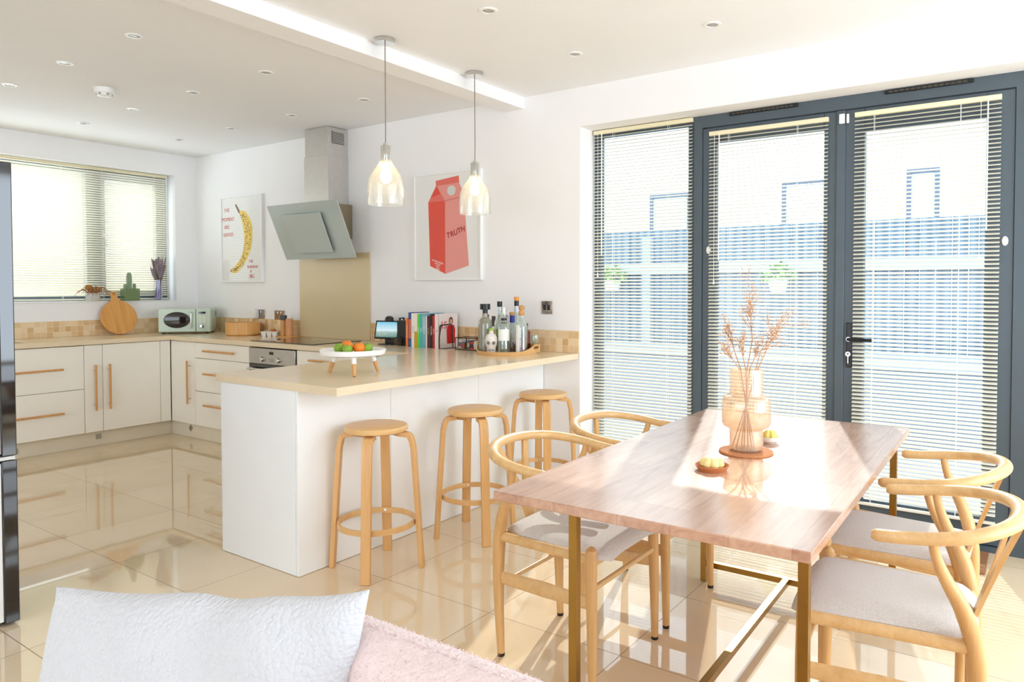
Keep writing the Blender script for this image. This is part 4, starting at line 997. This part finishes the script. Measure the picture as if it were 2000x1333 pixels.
s0 = make_stool('bentwood bar stool at the open end of the breakfast bar, nearest the white cushion', (4.541, -1.700, 0), math.radians(34))
dup(s0, (4.630, -1.070, 0), math.radians(55), 'middle one of the three round topped bentwood bar stools')
dup(s0, (4.596, -.375, 0), math.radians(43), 'bentwood bar stool closest to the back wall, partly behind the dining chairs')

# ------------------------------------------------------------------ dining table
TCX, TCY, TTH, TW, TL = 6.2938, -1.578, .0192, .9026, 1.7108
def table_wood():
    t = NT('oiled_plank_top'); v = t.coords('Object'); sp = t.new('ShaderNodeSeparateXYZ'); t.ln(v, sp.inputs[0])
    u = t.math('DIVIDE', t.math('ADD', sp.outputs[0], 2), .1505); idx = t.math('FLOOR', u)
    wn0 = t.new('ShaderNodeTexWhiteNoise', noise_dimensions='1D'); t.ln(idx, wn0.inputs['W'])
    w2_ = t.math('DIVIDE', t.math('ADD', sp.outputs[1], t.math('MULTIPLY', wn0.outputs['Value'], .9)), .62); id2 = t.math('FLOOR', w2_)
    wn = t.new('ShaderNodeTexWhiteNoise', noise_dimensions='1D'); t.ln(t.math('ADD', t.math('MULTIPLY', idx, 5.17), id2), wn.inputs['W'])
    nz = t.noise(t.coords('Object', scale=(13, 1.4, 13)), 2.2, 5, .6, 1.2)
    f = t.math('ADD', t.math('MULTIPLY', nz, .72), t.math('MULTIPLY', wn.outputs['Value'], .28))
    fu = t.math('FRACT', u); e = t.math('MINIMUM', fu, t.math('SUBTRACT', 1.0, fu)); fw = t.math('FRACT', w2_); e2 = t.math('MINIMUM', fw, t.math('SUBTRACT', 1.0, fw))
    seam = t.math('MAXIMUM', t.math('LESS_THAN', e, .006), t.math('LESS_THAN', e2, .0016))
    base = t.ramp(f, [(.22, srgb((166, 120, 94))), (.45, srgb((194, 150, 122))), (.66, srgb((210, 170, 142))), (.85, srgb((220, 184, 158)))])
    t.ln(t.mix(t.math('MULTIPLY', seam, .45), base, srgb((130, 84, 58))), t.b.inputs['Base Color']); t.b.inputs['Roughness'].default_value = .27; t.b.inputs['Coat Weight'].default_value = .9; t.b.inputs['Coat Roughness'].default_value = .2
    t.bump(nz, .04, .003); return t.mat
tb = thing('dining_table', 'rectangular plank topped dining table on a slim bronze steel frame', 'dining table', (TCX, TCY, 0), TTH)
a, b = TW/2, TL/2
box('tabletop', (-a, -b, .727), (a, b, .755), table_wood(), tb, bevel=.003)
for sy in (-1, 1):
    yb = sy*(b-.045) if sy < 0 else .612
    x0, x1 = -.365, .424
    if sy < 0: yb = -.805; x0 = -.195-.0; x0 = -.203
    MB()
    for x in (x0, x1): MB().tube([(x, yb, .0), (x, yb, .726)], [(.0125, .0125)]*2, 4, up=(0, 1, 0)).build('leg', BRASS, tb, smooth=0, bevel=.001)
    MB().tube([(x0+.0125, yb, .085), (x1-.0125, yb, .085)], [(.0125, .0125)]*2, 4, up=(0, 0, 1)).build('crossbar', BRASS, tb, smooth=0)
    box('top_bar', (x0, yb-.0125, .720), (x1, yb+.0125, .7265), BRASS, tb)
MB().tube([(.01, -.79, .085), (.01, .60, .085)], [(.0125, .0125)]*2, 4, up=(0, 0, 1)).build('stretcher', BRASS, tb, smooth=0)

# ------------------------------------------------------------------ wishbone style chairs (front = +x)
def make_chair(label, loc, rz):
    o = thing('dining_chair', label, 'chair', loc, rz, 'wishbone backed dining chairs round the table')
    def leg(path, rad, mat=ASH):
        l = MB().tube(path, rad, 16).build('leg', mat, o)
        p = path[0]; MB().lathe([(0, 0), (.0125, 0), (.0135, .004), (.0140, .012), (0, .012)], (p[0], p[1], 0), 16).build('foot_cap', RUBBER, l)
    for s in (-1, 1):
        P = spline([(.207, s*.233, .006), (.204, s*.232, .20), (.200, s*.231, .40), (.199, s*.230, .495)], 5)
        n = len(P); R = []
        for p in P:
            z = p.z; r = .0135+.0065*min(1, z/.33)
            if z > .475: r *= math.sqrt(max(.05, 1-((z-.475)/.0215)**2))
            R.append(r)
        P2 = P+[Vector((.199, s*.230, .4965))]; leg(P2, R+[.002])
        P = spline([(-.205, s*.197, .006), (-.212, s*.199, .18), (-.214, s*.200, .34), (-.206, s*.202, .45), (-.180, s*.214, .54), (-.140, s*.230, .62), (-.118, s*.243, .68), (-.112, s*.248, .722)], 5)
        R = []
        for p in P:
            z = p.z; R.append(.0135+.0105*min(1, z/.40) if z < .52 else (.024-.0105*min(1, (z-.52)/.16)))
        leg(P, [(r*(1.0 if p.z < .4 else 1.0), r*(1.0 if p.z < .42 else .92)) for r, p in zip(R, P)])
    # steamed top rail
    half = [(.030, .243, .708), (-.05, .248, .714), (-.13, .247, .724), (-.20, .226, .735), (-.262, .174, .746), (-.303, .093, .753), (-.316, 0, .755)]
    pts = half+[(x, -y, z) for x, y, z in half[-2::-1]]
    P = spline(pts, 6); N = len(P); R = []
    for i, p in enumerate(P):
        t = min(i, N-1-i)/(N/2); r = .0165+.0025*t
        if min(i, N-1-i) == 0: r = .010
        if min(i, N-1-i) == 1: r = .0155
        R.append((r*(1.0+.18*t), r*(1.0-.06*t)))
    MB().tube(P, R, 18, up=(0, 0, 1)).build('top_rail', ASHX, o)
    # forked back splat
    A = Vector((-.212, 0, .452)); B = Vector((-.312, 0, .752)); d = B-A
    def sp_pt(y, t, q): nn = Vector((d.z, 0, -d.x)).normalized(); return A+d*t+Vector((0, y, 0))+nn*q
    m = MB()
    for s in (-1, 1):
        out = [(0, .0), (s*.021, .0), (s*.030, .25), (s*.052, .55), (s*.085, .80), (s*.112, 1.0), (s*.080, 1.0), (s*.054, .80), (s*.022, .55), (0, .34)]
        vs = [sp_pt(y, t, q) for q in (-.0055, .0055) for y, t in out]; k = len(out)
        m.add(vs, [tuple(range(k)), tuple(range(2*k-1, k-1, -1))]+[(i, i+k, (i+1) % k+k, (i+1) % k) for i in range(k)])
    m.build('back_splat', ASH, o, smooth=30)
    # seat frame, stretchers
    for s in (-1, 1):
        MB().tube([(.200, s*.231, .452), (-.208, s*.201, .445)], [(.0145, .0175)]*2, 14, up=(0, 0, 1)).build('side_rail', ASHX, o)
        MB().tube([(.202, s*.231, .305), (0, s*.216, .300), (-.212, s*.199, .292)], [(.0085, .023), (.0085, .029), (.0085, .023)], 12, up=(0, 0, 1)).build('side_stretcher', ASHX, o)
    MB().tube([(.199, -.228, .438), (.199, .228, .438)], [(.012, .016)]*2, 12, up=(0, 0, 1)).build('front_rail', ASHX, o)
    MB().tube([(-.209, -.200, .438), (-.209, .200, .438)], [(.012, .016)]*2, 12, up=(0, 0, 1)).build('back_rail', ASHX, o)
    MB().tube([(.203, -.231, .352), (.203, .231, .352)], .0095, 12).build('front_stretcher', ASHX, o)
    MB().tube([(-.213, -.199, .262), (-.213, .199, .262)], .0095, 12).build('back_stretcher', ASHX, o)
    # upholstered pad
    NU, NV = 26, 26; vs = []; fs = []
    def top(u, v):
        hw = (.224 if 0 else .226)-.036*(1-(u+1)/2); x = .012+.232*u
        e = max(abs(u), abs(v))
        cu, cv = 1-abs(u)**6, 1-abs(v)**5
        z = .455+.034*(cu*.5+.5)*(cv*.7+.3)
        if abs(u) > .80: z -= .022*((abs(u)-.80)/.20)**2
        y = v*hw
        if u > .80: y *= 1-.26*((u-.80)/.20)**2
        if u < -.55 and abs(v) > .80: y = math.copysign(.80*hw+(abs(v)-.80)*hw*max(0, 1-(-u-.55)/.3), v)
        return x, y, z
    for layer in (0, 1):
        for i in range(NU+1):
            for j in range(NV+1):
                u, v = -1+2*i/NU, -1+2*j/NV; x, y, z = top(u, v)
                if layer: z = min(z-.003, .447)
                vs.append((x, y, z))
    K = (NU+1)*(NV+1)
    for i in range(NU):
        for j in range(NV):
            p = i*(NV+1)+j; fs += [(p, p+NV+1, p+NV+2, p+1), (K+p, K+p+1, K+p+NV+2, K+p+NV+1)]
    for i in range(NU):
        for j in (0, NV): p = i*(NV+1)+j; fs.append((p, p+NV+1, K+p+NV+1, K+p))
    for j in range(NV):
        for i in (0, NU): p = i*(NV+1)+j; fs.append((p, p+1, K+p+1, K+p))
    MB().add(vs, fs).build('seat_pad', FABRIC, o, smooth=60)
    return o
c0 = make_chair('pale ash wishbone chair at the near end of the bar side of the table', (5.765, -1.830, 0), 0)
dup(c0, (5.762, -1.257, 0), 0, 'pale ash wishbone chair on the bar side, further back towards the garden doors')
dup(c0, (6.832, -1.828, 0), PI+.09, 'wishbone chair with both arms showing, at the near corner across the table from the bar')
dup(c0, (6.776, -1.272, 0), PI, 'pale ash wishbone chair next to the right garden door')

# ------------------------------------------------------------------ on the table
TZ = .755
o = MB().lathe([(0, 0), (.094, 0), (.096, .003), (.094, .008), (0, .008)], (0, 0, 0), 56).build('cork_mat', M('cork', (196, 132, 84), .9, var=.25, vscale=160, bump=.5, bscale=300), loc=(6.307, -1.545, TZ))
tag(o, 'round cork mat under the ribbed glass vase', 'cork mat')
AG = glassy('peach_ribbed_glass', (253, 241, 226), opac=.20, gloss=.12, rough=.06, white=(253, 247, 239), rib=240)
vz = thing('ribbed_vase', 'stepped ribbed peach glass vase holding dried sprigs', 'vase', (6.307, -1.545, TZ+.008))
pr = [(.054, 0), (.058, .006), (.058, .078), (.066, .084), (.080, .090), (.086, .102), (.086, .180), (.082, .194), (.070, .200), (.0585, .203), (.058, .296)]
MB().lathe([(0, 0)]+pr+[(r-.003, max(z, .008)) for r, z in pr[::-1]]+[(0, .008)], (0, 0, 0), 144, rib=48, amp=.0006).build('glass_body', AG, vz, smooth=50)
dg = thing('dried_sprigs', 'tall airy brown dried sprigs standing in the ribbed vase', 'dried flowers', (6.307, -1.545, TZ+.02))
r_ = random.Random(21); stems = MB(); buds = MB()
def bud(p, r):
    m = [(0, 0, r), (r, 0, 0), (0, r, 0), (-r, 0, 0), (0, -r, 0), (0, 0, -r)]
    buds.add([(p.x+a, p.y+b, p.z+c) for a, b, c in m], [(0, 1, 2), (0, 2, 3), (0, 3, 4), (0, 4, 1), (5, 2, 1), (5, 3, 2), (5, 4, 3), (5, 1, 4)])
Rv = Vector((.827, .562, 0)); Fv = Vector((-.562, .827, 0))
def spray(base, d, L, depth):
    end = base+d*L; mid = base.lerp(end, .5)+Vector((r_.uniform(-.1, .1), r_.uniform(-.1, .1), r_.uniform(-.05, .08)))*L
    rad = {0: .0018, 1: .0010, 2: .0006, 3: .0004}[depth]
    stems.tube([base, mid, end], [rad, rad*.8, rad*.6], 4, caps=False)
    if depth >= 3: bud(end, r_.uniform(.0014, .0024)); return
    n = {0: 9, 1: 6, 2: 4}[depth]
    for i in range(n):
        t = 1 if i == 0 else r_.uniform(.35 if depth else .5, 1)
        p = base.lerp(mid, t*2) if t < .5 else mid.lerp(end, t*2-1)
        dd = (d+Vector((r_.gauss(0, .55), r_.gauss(0, .55), r_.gauss(.05, .35)))).normalized()
        spray(p, dd, L*r_.uniform(.30, .5), depth+1)
b0 = Vector((0, 0, .0))
for rx, fz, top in ((-.06, .02, .44), (.02, .03, .56), (.10, -.02, .44), (-.02, -.03, .40), (.05, .03, .36), (.145, .02, .47), (-.085, -.02, .36)):
    base = b0+Rv*(-rx*.35); neck = Vector((0, 0, .28))+Rv*(rx*.30)+Fv*(fz*.5); tip = Vector((0, 0, top))+Rv*rx+Fv*fz
    stems.tube([base, neck], [.0024, .002], 6); d = (tip-neck); L = d.length; spray(neck, d.normalized(), L*.8, 0)
stems.build('stems', M('dried_stem', (196, 156, 124), .9, var=.1), dg, smooth=0); buds.build('seed_heads', M('dried_seed', (228, 194, 166), .9, var=.3, vscale=60), dg, smooth=0)
ds = tag(MB().lathe([(0, 0), (.044, 0), (.055, .017), (.053, .019), (.048, .016), (.040, .005), (0, .005)], (0, 0, 0), 48).build('candle_dish', M('terracotta', (190, 118, 70), .75, var=.08, vscale=30), loc=(6.300, -1.852, TZ)), 'shallow round terracotta dish holding the lobed candle', 'dish')
WAX = M('cream_wax', (240, 220, 150), .5, var=.02)
cd = thing('lobed_candle', 'cream star lobed candle sitting in the terracotta dish', 'candle', (6.300, -1.852, TZ+.0055))
n = 84; m = MB(); vs = []; fs = []
prf = [(.020, 0), (.036, .006), (.041, .016), (.038, .028), (.026, .038), (.010, .036)]
for r, z in prf:
    for k in range(n): a = 2*PI*k/n; q = r*(.80+.20*abs(math.cos(3.5*a))**.7); vs.append((q*math.cos(a), q*math.sin(a), z))
for i in range(len(prf)-1):
    for k in range(n): fs.append((i*n+k, i*n+(k+1) % n, (i+1)*n+(k+1) % n, (i+1)*n+k))
fs.append(tuple(range(n))[::-1]); fs.append(tuple((len(prf)-1)*n+k for k in range(n)))
m.add(vs, fs).build('wax_body', WAX, cd, smooth=60); MB().tube([(0, 0, .035), (.001, 0, .048)], .0012, 6).build('wick', PAPER, cd)
bwl = tag(MB().lathe([(0, 0), (.022, 0), (.034, .012), (.036, .026), (.033, .026), (.030, .012), (0, .006)], (0, 0, 0), 36).build('candle_bowl', M('white_ceramic', (242, 242, 240), .2, var=0), loc=(6.330, -1.340, TZ)), 'small white bowl just behind the ribbed vase', 'bowl')
c2_ = thing('lobed_candle', 'pale yellow candle in the small white bowl behind the vase', 'candle', (6.330, -1.340, TZ+.007))
MB().lathe([(0, 0), (.022, .004), (.028, .018), (.024, .034), (.010, .044), (0, .044)], (0, 0, 0), 70, rib=7, amp=.0025).build('wax_body', M('yellow_wax', (240, 214, 116), .5, var=.02), c2_, smooth=60)
MB().tube([(0, 0, .043), (.001, 0, .054)], .0012, 6).build('wick', PAPER, c2_)

# ------------------------------------------------------------------ door mat
def coir():
    t = NT('coir'); v = t.coords('Object', scale=(4, 60, 4)); nz = t.noise(v, 6, 5, .7)
    t.ln(t.ramp(nz, [(.3, srgb((120, 76, 46))), (.7, srgb((190, 134, 88)))]), t.b.inputs['Base Color']); t.b.inputs['Roughness'].default_value = .95; t.bump(nz, .8, .01); return t.mat
tag(box('door_mat', (6.66, -.175, .0006), (6.985, .135, .016), coir(), bevel=.004), 'brown coir door mat in front of the right garden door', 'door mat')

# ------------------------------------------------------------------ fridge freezer (faces the hood wall)
fr = thing('fridge_freezer', 'tall glossy black fridge freezer at the left edge, seen from the side', 'fridge', (3.5, -3.3, 0))
box('cabinet_body', (-.30, -.33, .045), (.297, .318, 1.845), GBLACK, fr, bevel=.004)
for z0, z1, nm in ((.682, 1.848, 'fridge_door'), (.012, .664, 'freezer_door')):
    d = box(nm, (-.30, .334, z0), (.30, .386, z1), GBLACK, fr, bevel=.004, seg=3)
    box('door_seal', (-.29, .319, z0+.01), (.292, .333, z1-.01), WPLAST, d)
box('middle_trim', (-.29, .320, .666), (.296, .380, .680), M('trim_silver', (210, 210, 208), .3), fr)
MB().tube([(-.26, .386, 1.0), (-.26, .42, 1.0), (-.26, .42, 1.5), (-.26, .386, 1.5)], .009, 10).build('handle', STEEL, fr)
for x in (-.25, .27):
    for y in (-.29, .28): MB().cyl((x, y, .001), .016, .045, 14).build('foot', BLACK, fr)

# ------------------------------------------------------------------ pink sofa and white cushion
PINK = M('pink_boucle', (229, 208, 206), .95, var=.07, vscale=60, bump=1.0, bscale=150, spec=.1, sheen=.4)
sf = thing('pink_sofa', 'pale pink boucle sofa with a rounded back, seen from behind the cushion', 'sofa', (6.95, -3.55, 0))
def rbox(name, a, b, r, mat, par, seg=6): return box(name, a, b, mat, par, bevel=r, seg=seg)
SXL, SXR = -1.02, 1.05
bk = rbox('backrest', (-.84, .17, .10), (SXR, .31, .815), .068, PINK, sf, 8)
rbox('seat_base', (SXL+.02, -.55, .10), (SXR, .18, .30), .04, PINK, sf)
rbox('seat_cushion', (SXL+.02, -.56, .30), (SXR-.2, .14, .425), .05, PINK, sf)
for x, y in ((SXL+.1, -.48), (SXL+.1, .25), (SXR-.1, -.48), (SXR-.1, .25)): MB().cyl((x, y, 0.001), .02, .10, 16, r2=.026).build('leg', HANDLE, sf)
r_ = random.Random(31); m = MB()
for i in range(9000):
    x = r_.uniform(-.76, SXR-.5); an = r_.uniform(-.5, PI*.75); 
    # around the rounded top edge profile of the backrest
    s = r_.uniform(0, .52)
    if s < .157: a = PI/2*(s/.157); p = Vector((x, .242+.068*math.cos(a), .747+.068*math.sin(a))); nn = Vector((0, math.cos(a), math.sin(a)))
    elif s < .227: p = Vector((x, .24, .815)); nn = Vector((0, 0, 1))
    elif s < .384: a = PI/2+PI/2*((s-.227)/.157); p = Vector((x, .238+.068*math.cos(a), .747+.068*math.sin(a))); nn = Vector((0, math.cos(a), math.sin(a)))
    else: p = Vector((x, .17, .747-(s-.384)*2)); nn = Vector((0, -1, 0))
    d = (nn+Vector((r_.uniform(-.9, .9), r_.uniform(-.9, .9), r_.uniform(-.6, .6)))).normalized(); L = r_.uniform(.002, .0055)
    sd = d.cross(Vector((r_.random(), r_.random(), r_.random()))).normalized()*.0007
    q = p-nn*.001; m.add([q-sd, q+sd, q+d*L*.6+nn*.002, q+d*L], [(0, 1, 2), (0, 2, 3)])
pf = m.build('boucle_pile', PINK, sf, smooth=0); pf['kind'] = 'stuff'

def cushion(label, c, w, h, T, rz, lean, mat):
    o = thing('cushion', label, 'cushion', c, rz); N = 60; vs = []; fs = []
    for side in (1, -1):
        for i in range(N+1):
            for j in range(N+1):
                u, v = -1+2*i/N, -1+2*j/N
                pin = 1-.055*(1-abs(v)**2.2)*abs(u)**3; pin2 = 1-.035*(1-abs(u)**2.0)*abs(v)**3
                x, z = u*w/2*pin, v*h/2*pin2
                bod = max(0, (1-abs(u)**3.2))**.55*max(0, (1-abs(v)**3.2))**.55
                wr = .010*math.sin(5.2*u-3.1*v+1.0)*math.exp(-((u*.6-v-.35)**2)*3)*bod+.007*math.sin(9*u+6*v)*bod*(abs(v)**1.5)
                wr += .007*math.sin(14*(u+v*.5)+2)*max(0, u-.25)*bod
                cr = -.014*math.exp(-((u-.05-.25*(1-v))**2)*60)*max(0, v)*bod
                vs.append((x, side*(T/2*bod+.004+wr*1.0+cr)*-1, z+(.011*u*abs(u)+.004*math.sin(5*u+1))*(v > 0)*v-.009*math.exp(-((u-.18)**2)*30)*max(0, v)))
    K = (N+1)**2
    for i in range(N):
        for j in range(N):
            p = i*(N+1)+j; fs += [(p, p+1, p+N+2, p+N+1), (K+p, K+p+N+1, K+p+N+2, K+p+1)]
    for i in range(N):
        for j in (0, N): p = i*(N+1)+j; fs.append((p, p+N+1, K+p+N+1, K+p))
        for j in (0, N): p = j*(N+1)+i; fs.append((p, p+1, K+p+1, K+p))
    b = MB().add(vs, fs).build('cushion_cover', mat, o, smooth=80); b.rotation_euler = (lean, 0, 0); return o
def knit():
    t = NT('white_textured_knit'); v = t.coords('Object', scale=(1, .2, 1)); w1 = t.new('ShaderNodeTexVoronoi'); w1.inputs['Scale'].default_value = 150; t.ln(v, w1.inputs['Vector'])
    nz = t.noise(v, 500, 2); t.b.inputs['Base Color'].default_value = srgb((204, 205, 209)); t.b.inputs['Roughness'].default_value = .95; t.b.inputs['Specular IOR Level'].default_value = .1
    t.b.inputs['Sheen Weight'].default_value = .0
    t.bump(t.math('ADD', t.math('MULTIPLY', w1.outputs['Distance'], -1.0), t.math('MULTIPLY', nz, .4)), .75, .004); return t.mat
cushion('big white textured cushion leaning in the corner of the pink sofa', (6.128, -3.512, .652), .520, .465, .15, math.atan2(.562, .827)-.11, math.radians(-17), knit())
